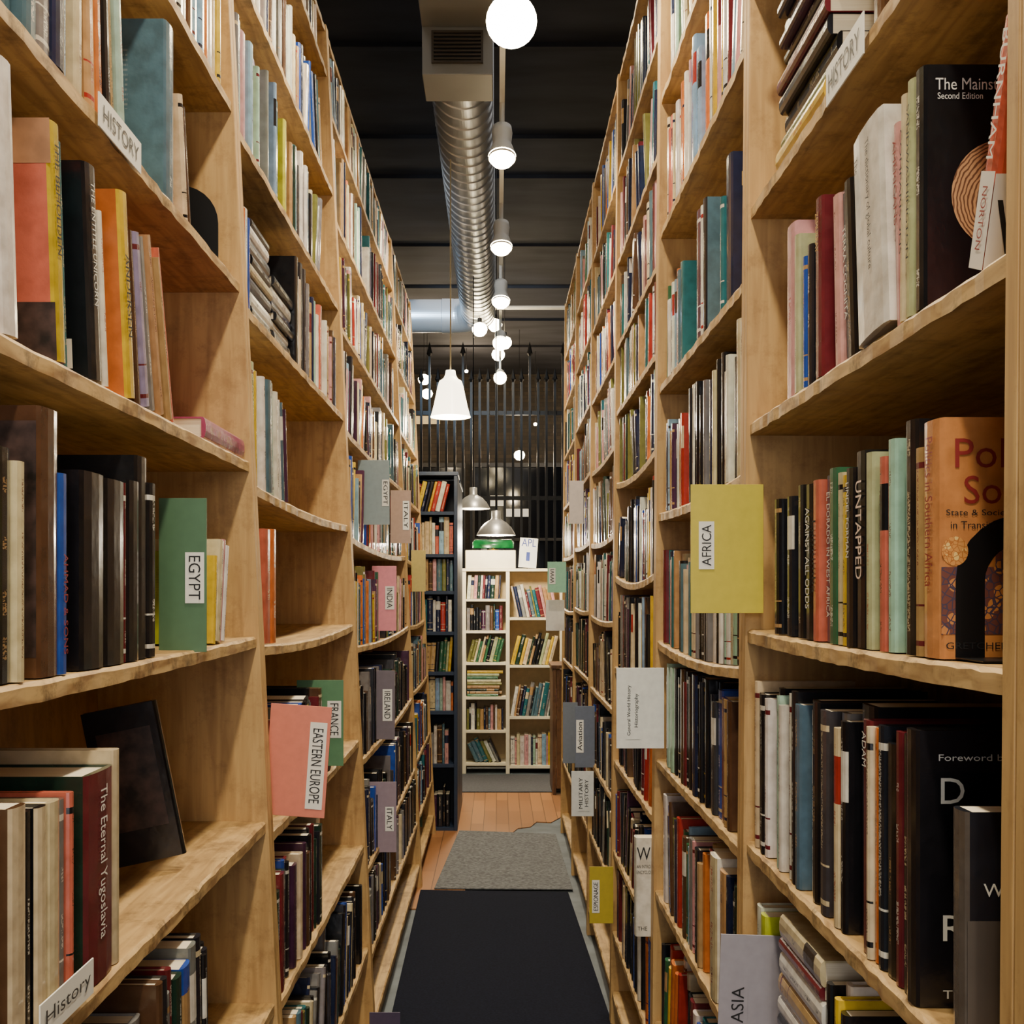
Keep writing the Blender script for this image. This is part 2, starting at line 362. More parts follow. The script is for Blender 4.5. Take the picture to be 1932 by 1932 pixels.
def emit_books(limit=298):
    BOOKS.sort(key=lambda b:-(b['H']*(b['T']+.01))/(b['d']**2.7)+(100 if b['off'] else 0)-(50 if b['o'].get('st') or b['o'].get('ct') else 0))
    rest=[]
    def quad(ob,v,mt,name):
        dm=bpy.data.meshes.new(name); dm.from_pydata(v,[],[(0,1,2,3)]); dm.materials.append(mt)
        do=bpy.data.objects.new(name,dm); col.objects.link(do); do.parent=ob
    for i,bk in enumerate(BOOKS):
        V,Fc,SP,pb=book_geo(bk['T'],bk['D'],bk['H'],bk['hard'])
        if i<limit:
            me=bpy.data.meshes.new('book'); me.from_pydata(V,[],Fc); me.update(); me.materials.append(M_book)
            fill_attrs(me,*corner_data(bk,Fc,SP))
            ob=bpy.data.objects.new('book',me); col.objects.link(ob); ob.matrix_world=bk['M']
            nm=CN.get(bk['c'],bk['c']); kind='hardcover' if bk['hard'] else 'paperback'
            lab='%s %s book %s on a %s shelf'%(nm,kind,bk['pose'],bk['case'])
            tx=bk['o'].get('lab')
            if tx: lab=tx
            tag(ob,lab,'book',bk['g'])
            pm=bpy.data.meshes.new('page_block'); pm.from_pydata(pb[0],[],pb[1]); pm.materials.append(M_pages)
            po=bpy.data.objects.new('page_block',pm); col.objects.link(po); po.parent=ob
            T,D,Hh=bk['T'],bk['D'],bk['H']
            for (t0,t1,mt) in bk['o'].get('sbox',[]):
                quad(ob,[(-T/2*.96,-.0003,t0*Hh),(T/2*.96,-.0003,t0*Hh),(T/2*.96,-.0003,t1*Hh),(-T/2*.96,-.0003,t1*Hh)],mt,'spine_panel')
            for (body,m,t0,t1,wf) in bk['o'].get('st',[]):
                off=0
                if isinstance(wf,tuple): wf,off=wf
                text_mesh(body,(t1-t0)*Hh,T*wf,MI[m],basis((0,0,-1),(1,0,0),(off*T,-0.0010,Hh*(t0+t1)/2)),ob,'spine_title')
            for (body,m,y0,y1,z0,z1) in bk['o'].get('ct',[]):
                text_mesh(body,(y1-y0),(z1-z0),MI[m],basis((0,1,0),(0,0,1),(T/2+.0011,(y0+y1)/2,(z0+z1)/2)),ob,'cover_title')
            if bk['o'].get('disc'):
                y,z,r,mt=bk['o']['disc']; v=[(T/2+.0007,y,z)]+[(T/2+.0007,y+r*math.cos(a*math.pi/20)*0.9,z+r*math.sin(a*math.pi/20)) for a in range(40)]
                dm=bpy.data.meshes.new('cover_art'); dm.from_pydata(v,[],[(0,1+a,1+(a+1)%40) for a in range(40)]); dm.materials.append(mt)
                do=bpy.data.objects.new('cover_art',dm); col.objects.link(do); do.parent=ob
            pp=bk['o'].get('patch')
            if pp:
                for (y0,y1,z0,z1,mt,side) in (pp if isinstance(pp,list) else [pp]):
                    x=side*(T/2+.0005)
                    v=[(x,y0,z0),(x,y1,z0),(x,y1,z1),(x,y0,z1)]
                    quad(ob,v if side>0 else v[::-1],mt,'cover_art')
            if bk['o'].get('bar'):
                x=-T/2-.0006; quad(ob,[(x,.022,.045),(x,.062,.045),(x,.062,.012),(x,.022,.012)],M_bar,'barcode_sticker')
        else: rest.append((bk,V,Fc,SP,pb))
    AV=[];AF=[];c1=[];c2=[];ss=[];mi=[]
    for bk,V,Fc,SP,pb in rest:
        a,b,s=corner_data(bk,Fc,SP); n=len(AV); AV+=[tuple(bk['M']@Vector(v)) for v in V]; AF+=[tuple(q+n for q in f) for f in Fc]
        c1+=a;c2+=b;ss+=s; mi+=[0]*len(Fc)
        n=len(AV); AV+=[tuple(bk['M']@Vector(v)) for v in pb[0]]; AF+=[tuple(q+n for q in f) for f in pb[1]]
        k=sum(len(f) for f in pb[1]); c1+=[(1,1,1,1)]*k;c2+=[(1,1,1,1)]*k;ss+=[(0,9,0)]*k; mi+=[1]*len(pb[1])
    me=bpy.data.meshes.new('books'); me.from_pydata(AV,[],AF); me.update(); me.materials.append(M_book); me.materials.append(M_pages)
    me.polygons.foreach_set('material_index',mi); fill_attrs(me,c1,c2,ss)
    ob=bpy.data.objects.new('books',me); col.objects.link(ob); tag(ob,'hundreds of assorted books filling the farther shelves','books'); ob['kind']='stuff'
    print('BOOKS',len(BOOKS))
def barmat():
    m,nt,b=new_mat('barcode')
    tc=nt.nodes.new('ShaderNodeTexCoord'); sx=nt.nodes.new('ShaderNodeSeparateXYZ'); nt.links.new(tc.outputs['Object'],sx.inputs[0])
    no=nt.nodes.new('ShaderNodeTexNoise'); cx=nt.nodes.new('ShaderNodeCombineXYZ'); nt.links.new(mth(nt,'MULTIPLY',sx.outputs[1],900),cx.inputs[0]); nt.links.new(cx.outputs[0],no.inputs['Vector']); no.inputs['Scale'].default_value=1
    g=mth(nt,'GREATER_THAN',no.outputs[0],0.5)
    inn=mth(nt,'MULTIPLY',mth(nt,'MULTIPLY',mth(nt,'GREATER_THAN',sx.outputs[1],.027),mth(nt,'LESS_THAN',sx.outputs[1],.057)),mth(nt,'MULTIPLY',mth(nt,'GREATER_THAN',sx.outputs[2],.018),mth(nt,'LESS_THAN',sx.outputs[2],.039)))
    cr=nt.nodes.new('ShaderNodeMix'); cr.data_type='RGBA'; nt.links.new(mth(nt,'MULTIPLY',g,inn),cr.inputs[0]); cr.inputs[6].default_value=lin((235,230,215)); cr.inputs[7].default_value=lin((20,20,20))
    nt.links.new(cr.outputs[2],b.inputs['Base Color']); return m
M_bar=barmat()

# ------------------------------------------------------------------ wall bookcases
SIDE={'L':(-1,0.44,0.048),'R':(1,0.385,0.008)}
TOP=1.72
DEP=0.30
BO=.007
class Bay: pass
def make_bay(side,y0,y1,shelves,avoid=None):
    s,xf,k=SIDE[side]
    b=Bay(); b.side=side;b.s=s;b.xf=xf;b.k=k;b.y0=y0;b.y1=y1;b.sh=shelves; b.av=avoid or {}
    yi0,yi1=y0+.0225,y1-.0225
    b.yi0,b.yi1=yi0,yi1
    root=empty('bookcase',(s*(xf+.15),(y0+y1)/2,0),'tall open pine bookcase with sagging shelves full of books','bookcase','pine bookcases lining the aisle')
    def X(z,off): return s*(xf+k*(z-H)+off)
    zt=H+TOP
    for (a,c) in ((y0+.0006,yi0),(yi1,y1-.0006)):
        v=[];
        for z in (0.0,zt):
            v+=[(X(z,0),a,z),(X(z,DEP+.01),a,z),(X(z,DEP+.01),c,z),(X(z,0),c,z)]
        f=[(3,2,1,0),(4,5,6,7),(0,1,5,4),(1,2,6,5),(2,3,7,6),(3,0,4,7)]
        if s<0: f=[q[::-1] for q in f]
        mk('side_panel',v,f,M_up,root,bevel=.0015)
    v=[]
    for z in (0.02,zt-.001):
        v+=[(X(z,DEP),yi0+.0003,z),(X(z,DEP+.009),yi0+.0003,z),(X(z,DEP+.009),yi1-.0003,z),(X(z,DEP),yi1-.0003,z)]
    f=[(3,2,1,0),(4,5,6,7),(0,1,5,4),(1,2,6,5),(2,3,7,6),(3,0,4,7)]
    if s<0: f=[q[::-1] for q in f]
    mk('back_panel',v,f,M_back,root)
    allsh=list(shelves)+[(TOP-.002,0),(0.12-H,0)]
    NS=40
    for (dz,sag) in allsh:
        z=H+dz; xi=X(z,DEP-.001); V=[];Fc=[];mi=[]
        for i in range(NS+1):
            t=i/NS; y=yi0+.0003+(yi1-yi0-.0006)*t; zz=z-sag*4*t*(1-t)
            xo=X(z,.004+random.uniform(-.0012,.0018)); e=random.uniform(0,.0022)
            xc=xo+s*.004
            V+=[(xo,y,zz-.003-e),(xc,y,zz),(xi,y,zz),(xi,y,zz-.021),(xo,y,zz-.021+random.uniform(0,.0016))]
        for i in range(NS):
            a=i*5;c=a+5
            for q in range(5):
                w=(q+1)%5; Fc.append((a+q,a+w,c+w,c+q) if s<0 else (a+q,c+q,c+w,a+w)); mi.append(1 if q in(0,4) else 0)
        Fc.append((0,4,3,2,1) if s<0 else (0,1,2,3,4)); e=NS*5; Fc.append((e,e+1,e+2,e+3,e+4) if s<0 else (e+4,e+3,e+2,e+1,e)); mi+=[0,0]
        ob=mk('shelf',V,Fc,M_shelf,root); ob.data.materials.append(M_edge); ob.data.polygons.foreach_set('material_index',mi)
    xk=X(0.05,.03)
    mk('kick_board',*box(xk,xk+s*.018,yi0+.0004,yi1-.0004,0.0,0.098),M_back,root)
    b.root=root
    return b
def shz(b,i,y):
    dz,sag=b.sh[i]; t=min(1,max(0,(y-b.yi0)/(b.yi1-b.yi0)))
    return H+dz-sag*4*t*(1-t)
def clear(b,i):
    up=[d for d,_ in b.sh if d>b.sh[i][0]+.05]
    return (min(up) if up else TOP)-b.sh[i][0]-.026-max(0,max([s for d,s in b.sh if up and d==min(up)]+[0]))
def place_up(b,i,c,T,Hh,cname,lean,opts,group):
    a=math.radians(lean); s=b.s
    yc=c+T/2*math.cos(a)
    z=min(shz(b,i,c),shz(b,i,c+T)) if b.sh[i][1]==0 else max(shz(b,i,c),shz(b,i,c+T))
    z+=T/2*abs(math.sin(a))+.0015
    D=min(opts.get('D',random.uniform(.145,.18)),.2)
    out=opts.get('out',random.choice([random.uniform(0,.006),random.uniform(0,.008),random.uniform(0,.03)]))
    x=s*(b.xf+b.k*(z-H)+BO+out)
    R=Matrix.Rotation(math.radians(90) if s<0 else math.radians(-90),4,'Z')@Matrix.Rotation(-a if s<0 else a,4,'Y')
    pose='standing upright' if abs(lean)<3 else 'leaning against its neighbour'
    add_book(Matrix.Translation((x,yc,z))@R,T,D,Hh,cname,opts,max(.9,yc),group,pose,'pine')
def place_lie(b,i,y0,z,T,L,cname,opts,group,W=.16):
    s=b.s
    x=s*(b.xf+b.k*(z-H)+BO+opts.get('out',random.uniform(0,.018)))
    if s<0: R=Matrix.Rotation(math.radians(90),4,'Z')@Matrix.Rotation(math.radians(90),4,'Y'); yy=y0
    else: R=Matrix.Rotation(math.radians(-90),4,'Z')@Matrix.Rotation(math.radians(90),4,'Y'); yy=y0+L
    add_book(Matrix.Translation((x,yy,z+T/2))@R,T,W,L,cname,opts,y0,group,'lying flat','pine')
def run_row(b,i,items,group='books on a pine bookcase shelf'):
    c=b.yi0+.004; pa=0.0; mxH=clear(b,i)-.008
    plane=b.xf+b.k*b.sh[i][0]+BO+.003
    av=b.av.get(i,[])
    for it in items:
        k=it[0]
        if k=='to': c=max(c,it[1]); pa=0
        elif k=='px': c=max(c,plane*F/abs(it[1]-VX)); pa=it[2] if len(it)>2 else 0
        elif k=='gap': c+=it[1]; pa=0
        elif k=='b':
            _,T,Hh,cn=it[:4]; lean=it[4] if len(it)>4 else 0; op=it[5] if len(it)>5 else {}
            Hh=min(Hh,mxH)
            ds=math.sin(math.radians(lean))-math.sin(math.radians(pa))
            if ds>0: c+=Hh*ds*0.97
            if c+T+.004>b.yi1: break
            place_up(b,i,c,T,Hh,cn,lean,op,group)
            c+=T/math.cos(math.radians(lean))+.0012; pa=lean
        elif k in('fill','fillpx'):
            _,end,pal=it[:3]; h0,h1=it[3] if len(it)>3 else (.17,.26); lean=it[4] if len(it)>4 else None
            if k=='fillpx': end=plane*F/abs(end-VX)
            end=min(end,b.yi1-.005); T0,T1=it[5] if len(it)>5 else (.011,.038)
            cl=lean if lean is not None else 0; base=random.uniform(h0,h1)
            while c<end:
                T=random.uniform(T0,T1)
                if lean is None and random.random()<.17: cl=random.choice([0,0,4,6,9,13,-6,-9,-13])
                if lean is None and random.random()<.045: c+=random.uniform(.02,.08); cl=0
                if any(abs(c-a_)<.11 for a_ in av): cl=0
                if random.random()<.45: base=random.uniform(h0,h1)
                Hh=min(max(h0,min(h1,base+random.uniform(-.02,.02))),mxH)
                ds=math.sin(math.radians(cl))-math.sin(math.radians(pa))
                if ds>0: c+=Hh*ds
                w=T/math.cos(math.radians(cl))
                for a_ in av:
                    if c-.003<a_<c+w+.003: c=a_+.004
                ext=Hh*math.sin(math.radians(-cl)) if cl<0 else 0
                if c+w+ext>end: break
                place_up(b,i,c,T,Hh,random.choice(PAL[pal]),cl,{},group)
                c+=w+.0012; pa=cl
        elif k=='stack':
            _,L,n,pal=it[:4]; z=shz(b,i,c+L/2)+.0012+(.004 if b.sh[i][1] else 0); zt=H+b.sh[i][0]+clear(b,i)-.01
            W=it[4] if len(it)>4 else .16; op=it[5] if len(it)>5 else {}
            for q in range(n):
                T=random.uniform(.016,.032); l=L-random.uniform(0,.05)
                if z+T>zt: break
                cn=pal[q%len(pal)] if isinstance(pal,list) else random.choice(PAL[pal])
                place_lie(b,i,c+random.uniform(0,L-l),z,T,l,cn,dict(op),group,W); z+=T+.0006
            c+=L+.004; pa=0
        elif k=='lie':
            _,T,L,cn=it[:4]; place_lie(b,i,c,shz(b,i,c+L/2)+.0015,T,L,cn,it[4] if len(it)>4 else {},group,.13); c+=L+.004; pa=0

# ---- LEFT
L1=make_bay('L',.72,2.15,[(1.55,0),(1.22,0),(.894,0),(.565,0),(.238,0),(-.083,.004),(-.42,0),(-.752,0),(-1.08,0)])
L2=make_bay('L',2.15,3.56,[(1.58,0),(1.22,0),(.87,0),(.535,0),(.2,.012),(-.1,.014),(-.45,.006),(-.77,0),(-1.08,0)],{6:[2.9],8:[3.3]})
L3=make_bay('L',3.56,5.7,[(1.48,0),(1.15,0),(.82,0),(.5,.008),(.17,.02),(-.17,.016),(-.52,.015),(-.86,.01),(-1.12,0)],{4:[4.05,4.9],5:[4.3],6:[4.1],7:[3.95]})
L4=make_bay('L',5.7,6.95,[(1.45,0),(1.13,0),(.8,0),(.48,0),(.16,.008),(-.17,.012),(-.5,.01),(-.84,0),(-1.12,0)],{5:[6.0],8:[6.2]})
def B(*a): return ('b',)+a
M_darkprint=plain('dark_print',(60,44,40),.4,var=.9,scale=45)
M_tanprint=plain('tan_print',(176,128,92),.4,var=.4,scale=20)
M_whitep=plain('white_print',(232,226,214),.4,var=.05)
run_row(L1,2,[('to',1.5),('fillpx',425,'light',(.2,.25),0)])
run_row(L1,3,[('px',30),B(.03,.25,'slate',0,{'cover':'slate'}),('fillpx',110,'muted',(.2,.25),0),B(.03,.24,'navy'),B(.022,.24,'lightblue'),B(.02,.23,'white'),B(.022,.22,'cream'),B(.03,.22,'tan',3),B(.025,.2,'orange',4),B(.02,.205,'black',5),B(.018,.2,'tan',6),B(.02,.2,'mint',6),('px',318),B(.045,.262,'slate',0,{'cover':'slate','lab':'large slate blue hardcover standing before tan books','D':.19}),B(.03,.2,'tan',9),B(.015,.19,'cream',10),B(.02,.18,'brown',12),B(.018,.17,'black',12)])
run_row(L1,4,[('px',-110),B(.03,.24,'cream',3),('px',2,4),B(.04,.255,'white',4,{'D':.18,'out':0,'nost':1,'lab':'white hardcover leaning beside a salmon-covered book'}),('px',100,4),B(.032,.245,'yellow',5,{'out':0,'cover':'salmon','D':.19,'acc':'black','plain':1,'patch':[(.0,.09,.0,.06,M_darkprint,-1),(.0,.19,.2,.245,M_tanprint,-1)],'st':[('THE BEHOLDEN','k',.45,.92,.4)],'lab':'yellow-spined book with salmon back cover, leaning'}),B(.01,.235,'teal',5,{'out':.004}),('px',168,5),B(.04,.24,'black',6,{'out':0,'cover':'black','bar':1,'D':.19,'plain':1,'st':[('THE ENTITLE UNICORN','w',.35,.92,.3)],'lab':'black hardcover with white lettering and barcode sticker'}),B(.014,.2,'white',7),('px',236,7),B(.036,.25,'yellow',8,{'out':0,'cover':'orange','D':.19,'plain':1,'acc':'black','st':[('ANDERSEN','k',.3,.7,.5)],'lab':'yellow-spined orange book leaning on its neighbour'}),B(.018,.215,'brown',10),B(.03,.22,'lilac',12),B(.03,.225,'grey',14),B(.034,.238,'tan',16,{'lab':'tan hardcover leaning against grey books'}),B(.02,.22,'tan',17),B(.014,.24,'salmon',18),('px',385),('lie',.034,.28,'magenta',{'lab':'purple-pink book lying flat by the upright','out':0})])
run_row(L1,5,[('px',-120),B(.03,.22,'black'),B(.03,.23,'black'),B(.02,.215,'black'),B(.03,.2,'black'),B(.035,.215,'black'),B(.02,.205,'cream',0,{'out':0}),('px',72),B(.05,.265,'brown',0,{'out':0,'D':.19,'acc':'black','plain':1,'patch':(.005,.15,.02,.25,M_darkprint,-1),'lab':'tall mottled brown book standing among black books'}),B(.022,.205,'blue',0,{'out':0,'cover':'black','st':[('AHMAD & SONS','r',.1,.6,.5)]}),('px',152),B(.075,.215,'black',0,{'D':.19,'out':0,'nost':1}),B(.07,.214,'black',0,{'D':.19,'out':0,'nost':1}),B(.012,.215,'maroon'),B(.045,.22,'black',0,{'nost':1}),B(.045,.255,'black',0,{'D':.2,'nost':1}),B(.03,.225,'black'),('px',398),B(.022,.145,'lime',-5),B(.014,.14,'yellow',-6),B(.03,.165,'cream',-10),B(.014,.17,'pink',-12),B(.016,.16,'white',-12)])
run_row(L1,6,[('px',-90),B(.03,.2,'black'),B(.045,.215,'cream',0,{'cover':'cream','nost':1}),B(.035,.22,'black',0,{'cover':'black'}),B(.035,.225,'cream',0,{'cover':'brown','nost':1}),B(.02,.215,'black'),B(.025,.215,'cream',0,{'cover':'black','nost':1}),('px',84),B(.03,.215,'cream',0,{'nost':1}),B(.022,.212,'grey',0,{'cover':'taupe'}),B(.012,.216,'salmon'),('px',160),B(.09,.225,'maroon',0,{'cover':'darkgreen','bar':1,'plain':1,'out':0,'D':.15,'st':[('The Eternal Yugoslavia','w',.2,.93,.3)],'lab':'maroon-spined hardcover with silver title and dark green cover'}),B(.024,.24,'cream',0,{'out':.002,'D':.15,'nost':1})])
Rt=Matrix.Rotation(math.radians(97),4,'Z')@Matrix.Rotation(math.radians(-11),4,'X')
add_book(Matrix.Translation((-.470,1.76,H-.42+.026))@Rt,.02,.11,.235,'black',{'plain':1,'cover':'ink','patch':(.015,.095,.05,.2,M_darkprint,-1),'lab':'dark book tilted back with its illustrated cover showing'},1.6,'books on a pine bookcase shelf','leaning','pine')
run_row(L1,7,[('px',120),('fillpx',300,'dark',(.22,.26),0),('fillpx',405,'dark',(.22,.27),3)])
run_row(L2,0,[('fill',3.4,'light')]); run_row(L2,1,[('fill',2.9,'light',(.2,.25)),('fill',3.4,'mixed')])
run_row(L2,2,[('fillpx',495,'light',(.19,.22)),B(.08,.25,'lilac',0,{'nost':1}),('fillpx',540,'mixed'),B(.03,.22,'lime'),('fillpx',610,'muted',(.18,.23))])
run_row(L2,3,[('fillpx',485,'mixed'),('stack',.22,8,['black','white','navy','cream','black','ink','white','black']),('stack',.24,6,['ink','white','black','navy','white','black']),('fill',2.95,'paledark'),('fill',3.4,'light',(.18,.23)),B(.05,.2,'navy')])
run_row(L2,4,[B(.04,.23,'palegreen',2),B(.02,.22,'yellow',2),B(.05,.23,'mint',3),B(.025,.225,'white',3),B(.045,.225,'slate',4),B(.05,.23,'mint',4),B(.03,.22,'white',5),B(.03,.21,'white',7),B(.02,.21,'slate',8),B(.016,.2,'purple',9)])
run_row(L2,5,[B(.05,.22,'brown',0,{'acc':'orange'}),B(.06,.22,'salmon',0,{'acc':'cream'}),B(.045,.225,'orange',0,{'acc':'white'}),B(.03,.225,'salmon',0,{'acc':'white'})])
run_row(L2,6,[('to',2.39),('fill',3.0,'dark',(.18,.22))])
run_row(L2,7,[('fillpx',610,'dark',(.2,.24),0),('gap',.04),B(.05,.24,'cream',-9,{'D':.19}),])
run_row(L2,8,[('fill',2.7,'muted',(.18,.23)),('gap',.05),('fill',3.45,'dark')])
for q in range(9):
    run_row(L3,q,[('fill',4.4,'light' if q<2 else ('dark' if q>5 else 'mixed')),('gap',random.choice([0,.12,.2])),('fill',5.6,'muted' if q<6 else 'dark')],'books on a farther pine bookcase shelf')
    run_row(L4,q,[('fill',6.9,random.choice(['mixed','vivid','muted']))],'books on a farther pine bookcase shelf')
# ---- RIGHT
SR=[(1.28,0),(.95,0),(.60,0),(.262,0),(-.06,.004),(-.39,0),(-.73,0),(-1.06,0)]
R9=make_bay('R',-.1,.866,SR)
R0=make_bay('R',.868,1.84,SR,{6:[1.70]})
R1=make_bay('R',1.84,2.87,[(1.52,0),(1.21,0),(.88,0),(.5,0),(.19,.008),(-.12,.016),(-.41,0),(-.73,0),(-1.05,0)],{6:[2.78]})
R2=make_bay('R',2.87,3.9,[(1.4,0),(1.1,0),(.82,0),(.6,0),(.36,.022),(.05,.026),(-.25,.01),(-.56,0),(-.86,0),(-1.13,0)],{9:[3.75]})
def finger():
    m,nt,b=new_mat('fingerprint_print')
    tc=nt.nodes.new('ShaderNodeTexCoord')
    wv=nt.nodes.new('ShaderNodeTexWave'); wv.wave_type='RINGS'; wv.rings_direction='X'; wv.inputs['Scale'].default_value=85; wv.inputs['Distortion'].default_value=9; wv.inputs['Detail'].default_value=3; wv.inputs['Detail Scale'].default_value=.5
    mp=nt.nodes.new('ShaderNodeMapping'); mp.inputs['Location'].default_value=(0,-.08,-.1); nt.links.new(tc.outputs['Object'],mp.inputs[0]); nt.links.new(mp.outputs[0],wv.inputs['Vector'])
    cr=nt.nodes.new('ShaderNodeValToRGB'); cr.color_ramp.elements[0].color=lin((110,70,46)); cr.color_ramp.elements[1].color=lin((206,158,110)); cr.color_ramp.elements[0].position=.2; cr.color_ramp.elements[1].position=.5
    nt.links.new(wv.outputs[0],cr.inputs[0]); nt.links.new(cr.outputs[0],b.inputs['Base Color']); return m
M_finger=finger()
def figures(name,ca,cb,cc,sc):
    m,nt,b=new_mat(name)
    tc=nt.nodes.new('ShaderNodeTexCoord')
    vo=nt.nodes.new('ShaderNodeTexVoronoi'); vo.inputs['Scale'].default_value=sc; vo.feature='F1'
    nt.links.new(tc.outputs['Object'],vo.inputs['Vector'])
    v2=nt.nodes.new('ShaderNodeTexVoronoi'); v2.inputs['Scale'].default_value=sc*2.1; v2.feature='DISTANCE_TO_EDGE'
    nt.links.new(tc.outputs['Object'],v2.inputs['Vector'])
    cr=nt.nodes.new('ShaderNodeValToRGB'); cr.color_ramp.interpolation='CONSTANT'
    cr.color_ramp.elements[0].color=lin(ca); cr.color_ramp.elements[1].position=.42; cr.color_ramp.elements[1].color=lin(cb)
    nt.links.new(vo.outputs['Distance'],cr.inputs[0])
    g=mth(nt,'LESS_THAN',v2.outputs['Distance'],.07)
    mx=nt.nodes.new('ShaderNodeMix'); mx.data_type='RGBA'; nt.links.new(g,mx.inputs[0]); nt.links.new(cr.outputs[0],mx.inputs[6]); mx.inputs[7].default_value=lin(cc)
    nt.links.new(mx.outputs[2],b.inputs['Base Color']); b.inputs['Roughness'].default_value=.4
    return m
M_fig=figures('figure_print',(196,130,72),(112,66,58),(70,60,80),70)
M_sun=figures('sun_print',(236,200,120),(214,150,80),(180,110,50),110)
run_row(R0,2,[('px',1625),B(.03,.25,'brown',0,{'cover':'brown','D':.19,'ct':[('The','w',.04,.075,.10,.12),('curious','w',.015,.1,.06,.085)],'lab':'brown book with white script title beside stacked books'}),('px',1560),('stack',.27,12,['yellow','olive','black','ink','maroon','white','black','purple','brown','navy','black','white'])])
run_row(R0,3,[('to',.895),B(.03,.192,'coral',20,{'cover':'coral','acc':'white','D':.15,'out':.004,'plain':1,'sbox':[(0,.4,M_whitep)],'patch':(.0,.15,.0,.075,M_whitep,1),'st':[('NORTON','r',.08,.34,.35),('BURNHAM','w',.45,.95,.45)],'ct':[('W','k',.004,.05,.012,.055)],'lab':'coral red and white book leaning against black book'}),
  ('px',1746),B(.024,.226,'black',0,{'acc':'white','D':.2,'out':0,'ct':[('The Mainstream','w',.012,.096,.202,.213),('Second Edition','w',.014,.056,.1935,.1995)],'disc':(.072,.105,.05,M_finger),'lab':'large black book with brown round cover art and white title'}),
  B(.02,.226,'palegreen',1,{'acc':'black','out':0,'st':[('SANDWASHINGTON','k',.25,.9,.35)]}),B(.016,.22,'cream',1,{'out':0,'st':[('COMPARISONS','k',.3,.85,.35)]}),B(.018,.205,'pink',-3,{'acc':'maroon','out':.004,'st':[('AMERICANS','r',.5,.92,.5)]}),
  B(.1,.226,'white',-5,{'acc':'ink','out':-.006,'cover':'white','D':.17,'st':[('The dictionary of global culture','k',.3,.92,(.15,.1)),('The','k',.82,.9,(.1,-.25))],'lab':'thick white hardcover leaning between pink and navy books'}),
  B(.03,.2,'ink',-5),B(.026,.205,'black',-5),B(.022,.2,'navy',-5,{'st':[('TERRA COGNITA','w',.25,.8,.5)]}),B(.026,.205,'pink',-3,{'acc':'maroon'}),B(.026,.222,'purple',0,{'cover':'maroon'}),B(.03,.222,'maroon',0,{'st':[('ZEMURRAY','g',.7,.92,.4)]}),B(.026,.2,'black',0),B(.02,.18,'ink',0),B(.014,.17,'blue'),B(.02,.19,'black'),B(.022,.21,'palegreen'),B(.05,.235,'pink',0,{'acc':'red','lab':'pink patterned book by the upright'})])
orange_opts={'D':.2,'cover':'paleorange','out':0,'plain':1,'st':[('Politics in Southern Africa','r',.3,.93,.4)],'ct':[('Politics in','r',.014,.158,.170,.196),('Southern','r',.022,.15,.138,.163),('State & Society','k',.006,.066,.126,.133),('in Transition','k',.010,.058,.116,.1225),('GRETCHEN BAUER','k',.006,.1,.009,.015)],'disc':(.014,.096,.013,M_sun),'patch':[(.002,.19,.022,.082,M_fig,1),(.05,.19,.082,.108,M_fig,1)],'lab':'orange paperback with dark red title beside black bookend'}
run_row(R0,4,[('px',1778),B(.045,.215,'paleorange',0,orange_opts),B(.022,.195,'tan',0),B(.03,.225,'black',0),B(.03,.19,'grey',0,{'cover':'darkgrey'}),B(.022,.215,'mint',0),B(.018,.2,'salmon'),B(.024,.19,'mint',0,{'st':[('IBN BATTUTA','r',.35,.88,.5)],'acc':'green'}),B(.022,.21,'palegreen'),B(.034,.215,'black',0,{'st':[('UNTAPPED','o',.35,.85,.6)],'lab':'black book with large pale capital title'}),B(.03,.2,'black',0,{'acc':'cream','st':[('LINDEL FORMAN','w',.5,.92,.35)]}),B(.022,.195,'yellow',0,{'acc':'black'}),B(.018,.2,'cream'),B(.034,.208,'green',0,{'acc':'white'}),B(.034,.203,'navy',0,{'st':[('EL DORADO IN WEST AFRICA','w',.15,.9,.4)]}),B(.03,.2,'salmon',0,{'st':[('Lumumba','k',.3,.75,.5)]}),B(.04,.198,'black',0,{'st':[('AGAINST ALL ODDS','w',.2,.85,.45)]}),B(.03,.2,'black'),B(.034,.198,'black',0,{'acc':'tan'}),B(.03,.19,'ink'),B(.024,.185,'black'),B(.03,.19,'black')])
M_wlow=plain('pale_lower_print',(84,76,70),.4)
run_row(R0,5,[('px',1832),B(.03,.205,'taupe',0,{'out':-.003,'cover':'ink','plain':1,'acc':'white','nost':1,'ct':[('Wa','w',.016,.04,.135,.146)],'patch':(.003,.13,.008,.115,M_wlow,1),'lab':'grey-brown hardcover in front of a black book'}),
  ('px',1732),B(.03,.258,'black',0,{'D':.2,'out':0,'acc':'darkgrey','nost':1,'ct':[('Foreword by','w',.022,.088,.228,.236),('D','w',.024,.046,.190,.214),('R','w',.026,.047,.062,.086),('The','w',.026,.05,.008,.016)],'lab':'black hardcover with silver serif lettering on its cover'}),B(.018,.25,'black'),B(.02,.25,'maroon'),B(.03,.235,'black'),B(.02,.25,'ink'),B(.014,.245,'orange'),B(.012,.245,'cream',0,{'acc':'black'}),B(.026,.25,'maroon',0,{'st':[('ADAM','w',.8,.95,.5)]}),B(.05,.262,'black',0,{'D':.2}),B(.02,.24,'black'),B(.02,.23,'cream'),B(.025,.245,'grey'),B(.03,.245,'darkgrey'),B(.025,.24,'grey'),B(.025,.25,'black'),B(.02,.25,'ink'),B(.02,.235,'white'),B(.025,.24,'slate'),B(.025,.255,'black'),B(.016,.25,'white'),('fill',1.8,'paledark',(.23,.26),0,(.012,.03))])
